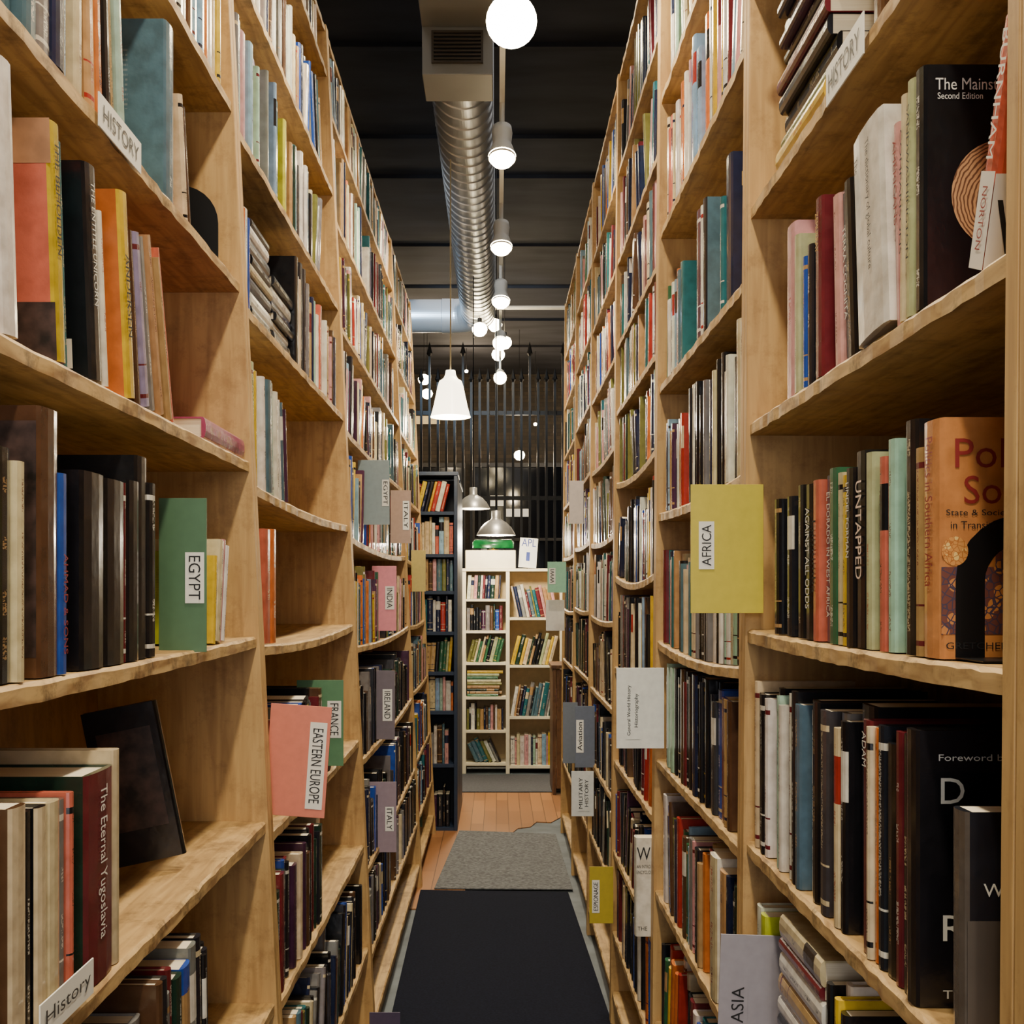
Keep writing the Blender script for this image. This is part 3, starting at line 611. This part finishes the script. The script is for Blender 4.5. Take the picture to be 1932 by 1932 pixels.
run_row(R0,6,[('to',1.16),B(.03,.2,'cream',0,{'out':-.003}),B(.04,.22,'black'),B(.03,.23,'white'),B(.02,.21,'maroon'),B(.025,.24,'cream'),B(.02,.25,'black'),B(.016,.26,'yellow'),B(.02,.27,'white'),B(.016,.265,'black'),('stack',.22,12,['black','cream','yellow','white','cream','black','white','tan','white','maroon','cream'],.2,{'out':-.003}),('to',1.71),B(.03,.25,'lime'),B(.03,.255,'white'),B(.02,.25,'red')])
run_row(R0,7,[('to',1.5),('fill',1.8,'dark')])
run_row(R1,0,[('fill',2.8,'dark')])
run_row(R1,1,[('fill',2.8,'light',(.2,.25))])
run_row(R1,2,[('fill',2.05,'light',(.22,.27)),B(.03,.25,'maroon'),B(.03,.26,'white'),('fill',2.4,'light',(.22,.27)),B(.035,.26,'lightblue'),B(.03,.25,'blue'),('fill',2.8,'light',(.19,.25))])
run_row(R1,3,[('px',1375),B(.05,.26,'navy',0,{'D':.2,'cover':'navy','acc':'tan','ct':[('RISE','g',.02,.1,.2,.225)]}),B(.02,.2,'teal',0,{'out':0}),B(.03,.2,'tan'),('px',1330),B(.03,.26,'ink',0,{'D':.2,'cover':'slate'}),B(.02,.255,'white'),B(.04,.255,'purple',0,{'cover':'grey'}),('px',1285),B(.03,.22,'teal'),B(.03,.21,'slate'),('fill',2.8,'mixed',(.18,.22))])
run_row(R1,4,[B(.03,.26,'mint'),B(.02,.25,'white'),B(.03,.26,'cream'),('fill',2.5,'paledark',(.19,.24),0,(.012,.028)),('fill',2.8,'mixed',(.18,.22),0,(.012,.026))])
run_row(R1,5,[('fill',2.4,'paledark',(.16,.2),0,(.012,.028)),('fill',2.8,'muted',(.18,.22),0,(.012,.028))])
run_row(R1,6,[('fill',2.0,'dark',(.2,.24)),B(.03,.22,'brown'),B(.03,.22,'tan'),B(.04,.22,'maroon'),B(.04,.23,'blue'),('fill',2.55,'dark',(.2,.24),0),B(.02,.23,'white'),('fill',2.8,'paledark',(.2,.24),0)])
run_row(R1,7,[B(.03,.22,'lime'),('fill',2.02,'dark',(.2,.24)),B(.05,.24,'tan'),B(.06,.255,'cream',0,{'acc':'red','out':-.004,'cover':'white'}),B(.05,.25,'maroon'),B(.03,.24,'red'),('fill',2.72,'mixed',(.2,.25)),B(.04,.25,'white')])
run_row(R1,8,[('fill',2.8,'mixed',(.2,.24))])
for q in range(10):
    if q==8:
        run_row(R2,q,[B(.04,.245,'white',0,{'out':-.045,'cover':'white','plain':1,'st':[('THE WILD WAR','k',.1,.5,.3)],'ct':[('W','k',.004,.038,.19,.222),('AN INTRO','k',.004,.038,.17,.178),('ENCYCLO','k',.004,.038,.156,.164),('THE','k',.006,.03,.015,.025)],'lab':'tall white book with black letter jutting over the edge'}),('fill',3.86,'dark')],'books on a farther pine bookcase shelf'); continue
    run_row(R2,q,[('fill',3.3,'muted' if q<3 else ('vivid' if q%2 else 'mixed')),('fill',3.86,'muted' if q<5 else 'dark')],'books on a farther pine bookcase shelf')
R3=make_bay('R',3.9,4.93,[(1.4,0),(1.1,0),(.8,0),(.5,.01),(.2,.014),(-.1,.012),(-.4,0),(-.7,0),(-1.0,0)],{4:[4.6],7:[4.7],8:[4.5]})
R4=make_bay('R',4.93,5.96,[(1.42,0),(1.12,0),(.82,0),(.52,.008),(.22,.01),(-.08,.012),(-.38,0),(-.7,0),(-1.02,0)],{5:[5.9],8:[5.6]})
R5=make_bay('R',5.96,7.0,[(1.4,0),(1.1,0),(.8,0),(.5,.0),(.2,.01),(-.1,.012),(-.4,0),(-.7,0),(-1.0,0)],{6:[6.0]})
for bb in (R3,R4,R5):
    for q in range(9):
        run_row(bb,q,[('fill',bb.y1-.03,random.choice(['muted','mixed','vivid','muted']) if q<6 else 'dark')],'books on a farther pine bookcase shelf')

# ------------------------------------------------------------------ facing bookcases at the aisle end
def facing_case(name,x0,x1,y,dep,ztop,divs,shelves_by_col,mat,matb,label,cat='bookcase',th=.022):
    root=empty(name,((x0+x1)/2,y+dep/2,0),label,cat)
    xs=[x0]+divs+[x1]
    for i,x in enumerate(xs):
        xa=x if i==0 else (x-th if i==len(xs)-1 else x-th/2)
        mk('side_panel',*box(xa,xa+th,y,y+dep,0,ztop),mat,root,bevel=.002)
    mk('back_panel',*box(x0+th,x1-th,y+dep-.008,y+dep,0.01,ztop-.002),matb,root)
    mk('top_board',*box(x0-.005,x1+.005,y-.008,y+dep,ztop,ztop+.022),mat,root,bevel=.002)
    for ci,shs in enumerate(shelves_by_col):
        a=xs[ci]+(th if ci==0 else th/2)+.0004; b=xs[ci+1]-(th if ci==len(xs)-2 else th/2)-.0004
        for k,z in enumerate(shs):
            mk('shelf',*box(a,b,y+.004,y+dep-.009,z-.02,z),mat,root)
    return root
def facing_row(x0,x1,y,z,maxh,pal,lean=0,hr=(.17,.24),mode='up'):
    c=x0+.002; a=math.radians(lean)
    if mode=='stack':
        zz=z+.001
        while zz<z+maxh-.05:
            T=random.uniform(.015,.03); l=(x1-x0)*random.uniform(.75,.95)
            M=Matrix.Translation((x0+.005,y+.02,zz+T/2))@Matrix.Rotation(math.radians(90),4,'Y')
            add_book(M,T,.15,l,random.choice(PAL[pal]),{},y,'books on a facing bookcase','lying flat','painted'); zz+=T+.0005
        return
    while True:
        T=random.uniform(.013,.035); Hh=min(random.uniform(*hr),maxh-.012)
        ext=Hh*abs(math.sin(a))
        if lean<0 and c<x0+ext: c=x0+ext+.002
        w=T/math.cos(a)
        if c+w+(ext if lean>0 else 0)>x1: break
        M=Matrix.Translation((c+w/2,y+.015+random.uniform(0,.02),z+.001+T/2*abs(math.sin(a))))@Matrix.Rotation(a,4,'Y')
        add_book(M,T,.15,Hh,random.choice(PAL[pal]),{},y,'books on a facing bookcase','standing','painted')
        c+=w+.001
def pz(y,d): return H+(VY-y)*d/F
d=7.02
ns=[pz(y,d) for y in (965,1045,1115,1192,1268,1342,1442,1562)]
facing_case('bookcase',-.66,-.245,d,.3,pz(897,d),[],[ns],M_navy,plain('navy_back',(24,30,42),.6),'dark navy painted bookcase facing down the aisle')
pals=['vivid','light','muted','vivid','olive','light','muted','dark']
prev=pz(897,d)
for i,z in enumerate(ns):
    facing_row(-.635,-.27,d+.005,z,prev-z-.02,pals[i],lean=(14 if i==0 else (4 if i==4 else 0))); prev=z
facing_case('bookcase',-.66,-.245,d+.32,.62,pz(897,d)-.02,[],[[.1,.5,.9,1.3,1.7]],M_navy,M_navy,'dark navy painted bookcase backing onto another')
d=9.25
xa,xb,xm=(872-VX)*d/F,(1064-VX)*d/F,(958-VX)*d/F
c1=[pz(y,d) for y in (1130,1190,1250,1315,1378,1440)]; c2=[pz(y,d) for y in (1165,1255,1352,1445)]
zt=pz(1078,d)
facing_case('bookcase',xa,xb,d,.28,zt,[xm],[c1,c2],M_creamw,M_creamb,'cream painted double bookcase with two columns of shelves',th=.03)
prev=zt
for i,z in enumerate(c1):
    ln=[3,0,14,0,0,-25][i]; facing_row(xa+.034,xm-.02,d+.01,z,prev-z-.02,['muted','dark','olive','olive','muted','muted'][i],lean=ln,mode='stack' if i==3 else 'up',hr=(.16,.22)); prev=z
prev=zt
for i,z in enumerate(c2):
    facing_row(xm+.02,xb-.034,d+.01,z,prev-z-.02,['muted','olive','muted','light'][i],lean=[-12,14,10,0][i],hr=(.2,.27)); prev=z
cx0,cx1=(878-VX)*d/F,(973-VX)*d/F
bt=pz(1038,d)
cr=mk('display_box',*box(cx0,cx1,d,d+.25,zt+.0225,bt),M_creamw,bevel=.003)
tag(cr,'cream wooden box on top of the cream bookcase','box')
gy=d+.11; xc=(cx0+cx1)/2+.02
gl=empty('green_lamp',(xc,gy,bt),'added lamp with a long green glass shade on a cream box','lamp')  # lamp added in place of a green-tinted shade; its glow is emission
mk('lamp_base',*lathe([(0.0001,0.0005),(.05,0.0005),(.05,.008),(.01,.014),(.009,.05),(.0001,.05)],(xc,gy,bt),20),plain('brass',(170,130,60),.3,.8),gl)
V=[];Fc=[];Ln=.165
for xx,sc in ((-Ln,.7),(-Ln*.88,1),(Ln*.88,1),(Ln,.7)):
    for k in range(9):
        a=math.pi*(k/8.); V.append((xc+xx,gy-.07*sc*math.cos(a),bt+.02+.07*sc*math.sin(a)))
for r in range(3):
    for k in range(8): Fc.append((r*9+k,r*9+k+1,r*9+9+k+1,r*9+9+k))
Fc.append(tuple(range(9))); Fc.append(tuple(range(27,36))[::-1])
mk('lamp_shade',V,Fc,M_greenglass,gl,smooth=True)
px0,px1=(978-VX)*d/F,(1012-VX)*d/F
bk=mk('display_book',*box(px0,px1,d+.05,d+.075,zt+.0235,pz(1016,d)),M_paper,bevel=.001); tag(bk,'white and blue book displayed upright on the cream bookcase','book')
bk.rotation_euler=(0,math.radians(4),0); bk.location.z+=.006
mm=plain('blue_ink',(40,60,140),.5)
text_mesh('APL',(px1-px0)*.8,.06,mm,basis((1,0,0),(0,0,1),(0,-.0135,.2)),bk,'cover_title')
text_mesh('I',(px1-px0)*.2,.07,mm,basis((1,0,0),(0,0,1),(0,-.0135,.09)),bk,'cover_title')
cb=empty('wooden_cabinet',(.62,8.5,0),'brown wooden cabinet with a plain end panel','cabinet')
mk('side_panel',*box(.385,.41,8.25,8.7,0,.9),M_panel,cb,bevel=.002); mk('side_panel',*box(.84,.865,8.25,8.7,0,.9),M_panel,cb,bevel=.002)
mk('top_board',*box(.375,.875,8.24,8.71,.9,.925),M_panel,cb,bevel=.002); mk('door',*box(.412,.838,8.255,8.275,.05,.895),M_panel,cb,bevel=.002)
mk('handle',*lathe([(.0001,-.02),(.01,-.02),(.012,-.008),(.006,0)],(.46,8.255,.6),12,'y'),M_alu,cb)

# ------------------------------------------------------------------ shelf divider cards
def cardmat(c):
    return plain('card_%d_%d_%d'%c,c,.35,var=.06,scale=60)
def card(x0,x1,y0,y1,d,c,text=None,strip=None,dirn='down',rot=0,label='',ink=M_ink,noplate=False,lines=None):
    X0,X1=(x0-VX)*d/F,(x1-VX)*d/F; Z1,Z0=pz(y0,d),pz(y1,d)
    xc=(X0+X1)/2
    o=mk('shelf_divider',*box(X0,X1,d-.0012,d+.0012,Z0,Z1),cardmat(c),origin=(xc,d,Z0),bevel=.0004)
    tag(o,label,'divider card','divider cards between the books')
    if text:
        sx0,sx1,sy0,sy1=strip; S0,S1=(sx0-VX)*d/F-xc,(sx1-VX)*d/F-xc; T1,T0=pz(sy0,d)-Z0,pz(sy1,d)-Z0
        me=bpy.data.meshes.new('paper_label'); yy=-.0024
        me.from_pydata([(S0,yy,T0),(S1,yy,T0),(S1,yy,T1),(S0,yy,T1)],[],[(0,1,2,3)]); me.materials.append(M_paper if not noplate else cardmat(c))
        p=bpy.data.objects.new('paper_label',me); col.objects.link(p); p.parent=o
        w,h=S1-S0,T1-T0
        L_=lines or [text]; n=len(L_)
        for k,t in enumerate(L_):
            if dirn=='down':
                xx=S1-(k+.5)*w/n; text_mesh(t,h*.86*(len(t)/max(len(q) for q in L_)),w/n*.62,ink,basis((0,0,-1),(1,0,0),(xx,yy-.0008,(T0+T1)/2)),p)
            elif dirn=='up':
                xx=S0+(k+.5)*w/n; text_mesh(t,h*.86*(len(t)/max(len(q) for q in L_)),w/n*.62,ink,basis((0,0,1),(-1,0,0),(xx,yy-.0008,(T0+T1)/2)),p)
    if rot: o.rotation_euler=(0,math.radians(rot),0)
    return o
card(300,390,940,1230,1.70,(84,118,88),'EGYPT',(350,386,1042,1138),'down',0,'green divider card labelled EGYPT beside black books')
card(497,612,1330,1540,2.2,(222,130,106),'EASTERN EUROPE',(574,606,1360,1524),'down',4,'salmon divider card labelled EASTERN EUROPE, tilted beside the upright')
card(560,648,1283,1445,2.9,(90,136,98),'FRANCE',(618,644,1322,1392),'down',0,'green divider card labelled FRANCE')
card(683,745,1265,1395,4.1,(118,108,116),'IRELAND',(722,740,1300,1360),'down',0,'grey-brown divider card labelled IRELAND')
card(688,748,1475,1608,3.95,(156,138,150),'ITALY',(727,743,1522,1568),'down',0,'lilac-grey divider card labelled ITALY')
card(702,748,1068,1190,4.3,(228,140,150),'INDIA',(727,744,1106,1150),'down',0,'pink divider card labelled INDIA')
card(675,735,868,990,4.05,(144,160,162),'EGYPT',(721,734,905,955),'down',0,'pale grey-green divider card on a shelf')
card(737,775,925,1025,4.9,(176,148,130),'ITALY',(760,772,945,1000),'down',0,'beige divider card on a shelf')
card(776,803,1038,1116,6.0,(208,190,110),None,None,'down',0,'pale yellow divider card on a shelf')
card(780,797,1440,1560,6.2,(70,96,70),None,None,'down',0,'dark green divider card on a lower shelf')
card(697,755,1910,2020,3.3,(78,68,92),None,None,'down',0,'purple-grey divider card near the floor')
card(1303,1440,914,1157,1.785,(202,186,58),'AFRICA',(1318,1347,984,1074),'up',0,'yellow divider card labelled AFRICA sticking into the aisle')
card(1163,1253,1260,1412,2.78,(236,238,232),'x',(1180,1208,1285,1395),'up',0,'white divider card labelled General World History Historiography',noplate=True,lines=['General World History','Historiography'])
card(1085,1122,1332,1448,4.7,(104,112,128),'Aviation',(1087,1101,1358,1420),'up',0,'blue-grey divider card labelled Aviation')
card(1062,1090,1325,1440,5.6,(120,128,140),None,None,'up',0,'blue-grey divider card on a lower shelf')
card(1078,1120,1455,1540,4.5,(218,220,216),'x',(1090,1112,1462,1530),'up',0,'pale grey divider card labelled MILITARY HISTORY',noplate=True,lines=['MILITARY','HISTORY'])
card(1112,1157,1635,1742,3.75,(186,166,50),'ESPIONAGE',(1117,1131,1660,1722),'up',0,'yellow divider card labelled ESPIONAGE near the floor')
card(1350,1482,1764,2055,1.70,(156,152,162),'ASIA',(1366,1404,1856,1935),'up',2,'lilac-grey divider card labelled ASIA',noplate=True)
card(1033,1068,1060,1118,5.9,(150,206,170),'WWI',(1036,1048,1072,1102),'up',0,'mint green divider card labelled WWI')
card(1030,1065,1132,1190,6.0,(232,228,218),None,None,'up',0,'white divider card sticking into the aisle')
card(1074,1101,907,988,4.6,(196,184,174),None,None,'up',0,'pale pink divider card sticking into the aisle')
M_greyink=plain('grey_ink',(70,68,66),.5)
def edge_label(b,i,y0,y1,h,text,ds,label):
    s=b.s; z=H+b.sh[i][0]; x=s*(b.xf+b.k*(z-H)-.001)
    o=mk('shelf_label',*box(x-.0008,x+.0008,y0,y1,z-.03-ds,z-.03-ds+h),M_paper); tag(o,label,'label','labels clipped to shelf edges')
    if s<0: Mx=basis((0,1,0),(0,0,1),(.0016,0,h/2))
    else: Mx=basis((0,-1,0),(0,0,1),(-.0016,0,h/2))
    text_mesh(text,(y1-y0)*.84,h*.5,M_greyink,Mx,o)
edge_label(L1,6,1.065,1.205,.036,'History',-.035,'white paper label reading History on a shelf edge')
edge_label(L1,3,1.36,1.52,.04,'HISTORY',-.008,'white paper label reading HISTORY on a shelf edge')
edge_label(R0,2,1.24,1.38,.045,'HISTORY',-.002,'white paper label reading HISTORY on a shelf edge')
edge_label(R1,4,2.2,2.32,.03,'EUROPE',0,'white paper label on a shelf edge')

def bookend(xc,y,z,w,h,s,label,bw=0.0):
    n=14
    def arch(w,h): return [(-w/2,0),(-w/2,h-w/2)]+[(-w/2*math.cos(math.pi*k/n),h-w/2+w/2*math.sin(math.pi*k/n)) for k in range(1,n)]+[(w/2,h-w/2),(w/2,0)]
    pts=arch(w,h); m=len(pts)
    if not bw:
        V=[(xc+a,y-.0008,z+b) for a,b in pts]+[(xc+a,y+.0008,z+b) for a,b in pts]
        Fc=[tuple(range(m)),tuple(range(m,2*m))[::-1]]+[(i,m+i,m+(i+1)%m,(i+1)%m) for i in range(m)]
    else:
        pin=arch(w-2*bw,h-bw)
        V=[];Fc=[]
        for yy in (y-.0008,y+.0008):
            V+=[(xc+a,yy,z+b) for a,b in pts]+[(xc+a,yy,z+b) for a,b in pin]
        for k in range(m-1):
            Fc.append((k,k+1,m+k+1,m+k)); Fc.append((2*m+k,3*m+k,3*m+k+1,2*m+k+1))
            Fc.append((k,2*m+k,2*m+k+1,k+1)); Fc.append((m+k,m+k+1,3*m+k+1,3*m+k))
    o=mk('bookend',*merge([(V,Fc),box(xc-w/2,xc+w/2,y-.06,y-.0008,z,z+.0012)]),M_blackmetal); tag(o,label,'bookend','black metal bookends')
bookend(.466,1.036,H-.06,.12,.128,1,'black metal arch bookend holding the orange paperback',.026)
bookend(-.55,2.02,H+.567,.13,.135,-1,'black metal bookend at the end of a row')

# ------------------------------------------------------------------ ceiling services
dx=-.185; dz=H+2.56; R=.152
duct=empty('air_duct',(dx,8.2,dz-R),'galvanised spiral air duct with elbow under the ceiling','air duct')
prof=[];y=5.7
while y<10.65:
    prof+=[(R,y),(R,y+.118),(R+.006,y+.122),(R+.006,y+.128),(R,y+.132)]; y+=.132
V,Fc=lathe(prof,(dx,0,dz),72,'y')
V=[(vx,vy+0.03*math.cos(math.atan2(vz-dz,vx-dx)),vz) for vx,vy,vz in V]
o=mk('duct_pipe',V,Fc,M_duct,duct,smooth=False)
V=[];Fc=[];n=48;segs=6;RB=.24
for k in range(segs+1):
    a=math.pi/2*k/segs
    c=Vector((dx-RB+RB*math.cos(a),10.62+RB*math.sin(a),dz)); nrm=Vector((math.cos(a),math.sin(a),0))
    for i in range(n):
        t=2*math.pi*i/n; p=c+nrm*(R+.003)*math.cos(t)+Vector((0,0,1))*(R+.003)*math.sin(t); V.append(tuple(p))
for k in range(segs):
    for i in range(n):
        j=(i+1)%n; Fc.append((k*n+i,k*n+j,(k+1)*n+j,(k+1)*n+i))
mk('duct_elbow',V,Fc,M_duct,duct)
V,Fc=lathe([(R,-3.5),(R,-1.6),(R+.006,-1.595),(R+.006,-1.585),(R,-1.58),(R,dx-RB-.1),(R+.006,dx-RB-.095),(R+.006,dx-RB+.01)],(0,10.86,dz),64,'x'); mk('duct_pipe',V,Fc,M_duct,duct,smooth=False)
M_box=plain('sheet_steel',(140,136,128),.45,.3,var=.08,scale=3)
mk('duct_box',*box(dx-.17,dx+.16,5.42,5.72,H+2.40,H+2.76),M_box,duct,bevel=.004)
mk('duct_box',*box(dx-.17,dx+.16,2.5,5.418,H+2.62,H+2.92),M_box,duct,bevel=.004)
gparts=[box(dx-.125,dx-.115,5.405,5.419,H+2.45,H+2.60),box(dx+.105,dx+.115,5.405,5.419,H+2.45,H+2.60),box(dx-.115,dx+.105,5.405,5.419,H+2.45,H+2.46),box(dx-.115,dx+.105,5.405,5.419,H+2.59,H+2.60)]
for q in range(7): gparts.append(box(dx-.115,dx+.105,5.409,5.418,H+2.468+q*.018,H+2.476+q*.018))
mk('grille',*merge(gparts),M_grille,duct)
mk('grille_shade_plate',*box(dx-.115,dx+.105,5.4195,5.4199,H+2.46,H+2.59),M_blackmetal,duct)  # flat black sheet stands for the shade behind the slats
for yy in (6.4,8.1,9.8):
    mk('hanger_strap',*merge([box(dx-R-.008,dx-R-.006,yy,yy+.025,dz,CZ-.001),box(dx+R+.006,dx+R+.008,yy,yy+.025,dz,CZ-.001)]),M_duct,duct)
trz=H+2.26; tx=.018
tr=empty('light_track',(tx,6,trz),'white lighting track suspended over the aisle','light track')
mk('track_rail',*box(tx-.012,tx+.012,-2.0,12.5,trz,trz+.025),M_lampwhite,tr)
for q,yy in enumerate([-1.5,1.5,4.6,7.4,10.2,12.2]): mk('hanger_rod',*tube([(tx,yy,trz+.025),(tx,yy,CZ-.001)],.004,6),M_lampwhite,tr)
def lamp(y,x=tx,tilt=-.12,power=20,dzz=0,bm=None,aim=0,bs=1.0,spot=130):
    zb=trz-.26+dzz
    e=empty('track_light',(x,y,trz),'white cylindrical track spotlight with a glowing bulb','spotlight','spotlights on the ceiling track')
    mk('mount',*tube([(x,y,trz-.0005),(x,y,zb+.13)],.012,10),M_lampwhite,e)
    Rm=Matrix.Translation((x,y,zb+.12))@Matrix.Rotation(tilt,4,'X')@Matrix.Translation((-x,-y,-zb-.12))
    prof=[(.0001,.15),(.044,.15),(.048,.12),(.042,.06),(.048,.045),(.062,.0),(.064,-.02),(.060,-.02),(.055,0),(.03,.03)]
    V,Fc=lathe(prof,(x,y,zb),24)
    mk('lamp_housing',[tuple(Rm@Vector(v)) for v in V],Fc,M_lampwhite,e,smooth=True)
    prof=[(.0001,-.056),(.024,-.053),(.046,-.042),(.06,-.022),(.064,-.006),(.0001,-.002)]
    V,Fc=lathe([(r*bs,z*bs) for r,z in prof],(x,y,zb),24); mk('bulb',[tuple(Rm@Vector(v)) for v in V],Fc,bm or M_bulb,e,smooth=True)
    l=bpy.data.lights.new('track_lamp','SPOT'); l.energy=power; l.color=(1,.87,.66); l.shadow_soft_size=.06; l.spot_size=math.radians(spot); l.spot_blend=.8
    lo=bpy.data.objects.new('lamp_light',l); col.objects.link(lo); lo.parent=e; lo.location=(0,-.03,zb-.11-trz); lo.rotation_euler=(0,aim,0)
P=122
for y,a_ in ((-1.35,0),(0.0,0.0),(1.35,-.05),(2.7,.05)): lamp(y,power=P,aim=a_,spot=140)  # unseen heads added on the continued track to fill the near shelves
lamp(4.07,x=.045,power=P,bm=M_bulb_big,tilt=-1.0,dzz=-.115,aim=.15,bs=1.35)  # oversized bulb stands in for the halo around this lamp
lamp(5.4,power=P*.8,tilt=-.3,aim=.25); lamp(6.8,power=P*.8,tilt=-.3,aim=.2); lamp(8.1,power=P*.8,tilt=-.4,aim=.2)
lamp(9.7,power=P*.8,tilt=-.9); lamp(11.4,power=P*.6,tilt=-1.1)
for (px,py,d,ztop) in ((905,620,10.2,H+2.403),(934,612,10.9,None),(952,645,11.0,None),(940,668,11.9,None),(800,715,13.5,None),(806,742,14.2,None),(980,858,14.5,None),(880,700,15.6,None),(1010,800,15.8,None)):
    X=(px-VX)*d/F; Z=pz(py,d); ztop=ztop or CZ-.001
    e=empty('pendant_bulb',(X,d,Z),'small glowing bulb hanging on a thin cord','bulb','small hanging bulbs')
    sc=.35 if d>15 else 1.0
    V,Fc=lathe([(r*sc,z*sc) for r,z in [(.0001,-.07),(.035,-.062),(.06,-.035),(.068,0),(.052,.035),(.02,.05),(.0001,.052)]],(X,d,Z),16); mk('bulb',V,Fc,M_bulb,e,smooth=True)
    mk('socket',*lathe([(.0001,.052*sc),(.02*sc,.052*sc),(.02*sc,.09),(.0001,.09)],(X,d,Z),12),M_blackmetal,e)
    mk('cord',*tube([(X,d,Z+.09),(X,d,ztop)],.003,6),M_blackmetal,e)
    if d>13:
        l=bpy.data.lights.new('bulb_lamp','POINT'); l.energy=36; l.color=(1,.78,.50); l.shadow_soft_size=.05
        lo=bpy.data.objects.new('bulb_light',l); col.objects.link(lo); lo.parent=e; lo.location=(0,-.12,-.1)
def pendant(px,ybot,d,prof,mat,label,ztop,name='pendant_lamp',power=8,cordm=M_cord,sc=1):
    X=(px-VX)*d/F; Z=pz(ybot,d)
    e=empty(name,(X,d,Z),label,'pendant lamp')
    V,Fc=lathe([(r*sc,z*sc) for r,z in prof],(X,d,Z),32); sh=mk('lamp_shade',V,Fc,mat,e,smooth=True)
    top=max(z for r,z in prof)*sc
    V,Fc=lathe([(.0001,-.035),(.022,-.025),(.03,0),(.02,.03),(.0001,.035)],(X,d,Z+.05*sc),16); mk('bulb',V,Fc,M_bulb,e,smooth=True)
    mk('cord',*tube([(X,d,Z+top-.002),(X,d,ztop)],.0045,6),cordm,e)
    l=bpy.data.lights.new('pendant_lamp_light','POINT'); l.energy=power; l.color=(1,.86,.64); l.shadow_soft_size=.05
    lo=bpy.data.objects.new('lamp_light',l); col.objects.link(lo); lo.parent=e; lo.location=(0,0,-.03)
bell=[(.112,0),(.108,.012),(.095,.06),(.082,.12),(.072,.17),(.062,.2),(.04,.215),(.03,.235),(.026,.26),(.0001,.262)]
pendant(850,787,6.5,bell,M_shade,'white opal glass bell pendant lamp on a beige cord',H+2.405,power=12)
dome=[(.15,0),(.148,.01),(.12,.06),(.08,.1),(.045,.12),(.035,.13),(.034,.19),(.0001,.195)]
pendant(936,1010,8.6,dome,M_alu,'spun aluminium dome pendant lamp above the cream bookcase',CZ-.001,power=50,cordm=M_blackmetal,sc=.95)
pendant(893,960,8.9,dome,M_alu,'aluminium dome pendant lamp near the navy bookcase',H+2.402,power=16,cordm=M_blackmetal,sc=.85)
o=mk('conduit_pipe',*tube([(-3.5,11.2,H+2.72),(3.5,11.2,H+2.72)],.02,10),M_lampwhite); tag(o,'pale conduit pipe running across under the ceiling','pipe')
fy=12.6
fe=empty('iron_fence',(.05,fy,0),'tall black iron fence with spear finials across the store','fence')
for z in (.2,H+.98,H+1.9): mk('rail',*box(-1.6,1.7,fy-.014,fy+.014,z,z+.045),M_blackmetal,fe)
for q in range(36):
    x=-1.55+q*.09; hh=H+2.25+(.28 if q%4==1 else 0)
    v1=box(x-.013,x+.013,fy-.040,fy-.0145,0,hh)
    tip=lathe([(.012,0),(.032,.03),(.026,.05),(.0001,.16)],(x,fy-.027,hh),6)
    mk('bar',*merge([v1,tip]),M_blackmetal,fe)
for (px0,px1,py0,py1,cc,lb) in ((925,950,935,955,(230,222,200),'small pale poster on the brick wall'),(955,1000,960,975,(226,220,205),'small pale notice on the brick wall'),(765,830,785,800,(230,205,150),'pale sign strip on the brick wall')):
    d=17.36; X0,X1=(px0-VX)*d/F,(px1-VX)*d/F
    o=mk('wall_notice',*box(X0,X1,d-.01,d,pz(py1,d),pz(py0,d)),plain('notice_%d'%px0,cc,.6,emis=cc,es=.5)); tag(o,lb,'notice')  # emission added so these paper notices look lit

emit_books()

# ------------------------------------------------------------------ light
def light(kind,loc,e,c,size,rot=(0,0,0),sy=None):
    l=bpy.data.lights.new('light',kind); l.energy=e; l.color=c
    if kind=='AREA':
        l.size=size
        if sy: l.shape='RECTANGLE'; l.size_y=sy
    else: l.shadow_soft_size=size
    o=bpy.data.objects.new('unseen_light',l); o.location=loc; o.rotation_euler=rot; col.objects.link(o); return o
# unseen cool spots added for the daylight-blue highlight on the ducts
sl=light('SPOT',(-1.3,8.4,3.75),520,(.5,.74,1),.15)
sl.data.spot_size=math.radians(30); sl.data.spot_blend=.5
dv=Vector((-.62,10.7,3.9))-sl.location; sl.rotation_euler=dv.to_track_quat('-Z','Y').to_euler()
s2=light('SPOT',(-1.5,5.2,3.5),160,(.8,.9,1),.2)
s2.data.spot_size=math.radians(34); s2.data.spot_blend=.8
dv=Vector((-.25,8.4,3.9))-s2.location; s2.rotation_euler=dv.to_track_quat('-Z','Y').to_euler()
light('POINT',(1.9,14.5,3.0),44,(1,.76,.5),.15)
light('POINT',(-1.6,16.0,2.8),40,(1,.76,.5),.15)
light('POINT',(0.0,-1.0,2.0),28,(1,.88,.7),.25)  # point fill added behind the camera
light('AREA',(0,5.5,CZ-.12),54,(.96,.93,.9),1.6,(0,0,0),12)  # broad overhead fill added in place of bounce and other aisles' lamps
light('AREA',(0,-2.4,1.6),50,(.9,.92,1),2.2,(math.radians(90),0,0),2.2)  # unseen fill added behind the camera to lift surfaces facing it
w=bpy.data.worlds.new('world'); scene.world=w; w.use_nodes=True
w.node_tree.nodes['Background'].inputs[0].default_value=(.12,.16,.30,1); w.node_tree.nodes['Background'].inputs[1].default_value=.15

cam=bpy.data.cameras.new('camera'); co=bpy.data.objects.new('camera',cam); col.objects.link(co); scene.camera=co
co.location=(0,0,H); co.rotation_euler=(math.pi/2,0,0)
cam.sensor_width=36; cam.lens=36*F/1932.0
cam.shift_x=(966-VX)/1932.0; cam.shift_y=(VY-966)/1932.0; cam.clip_start=.02
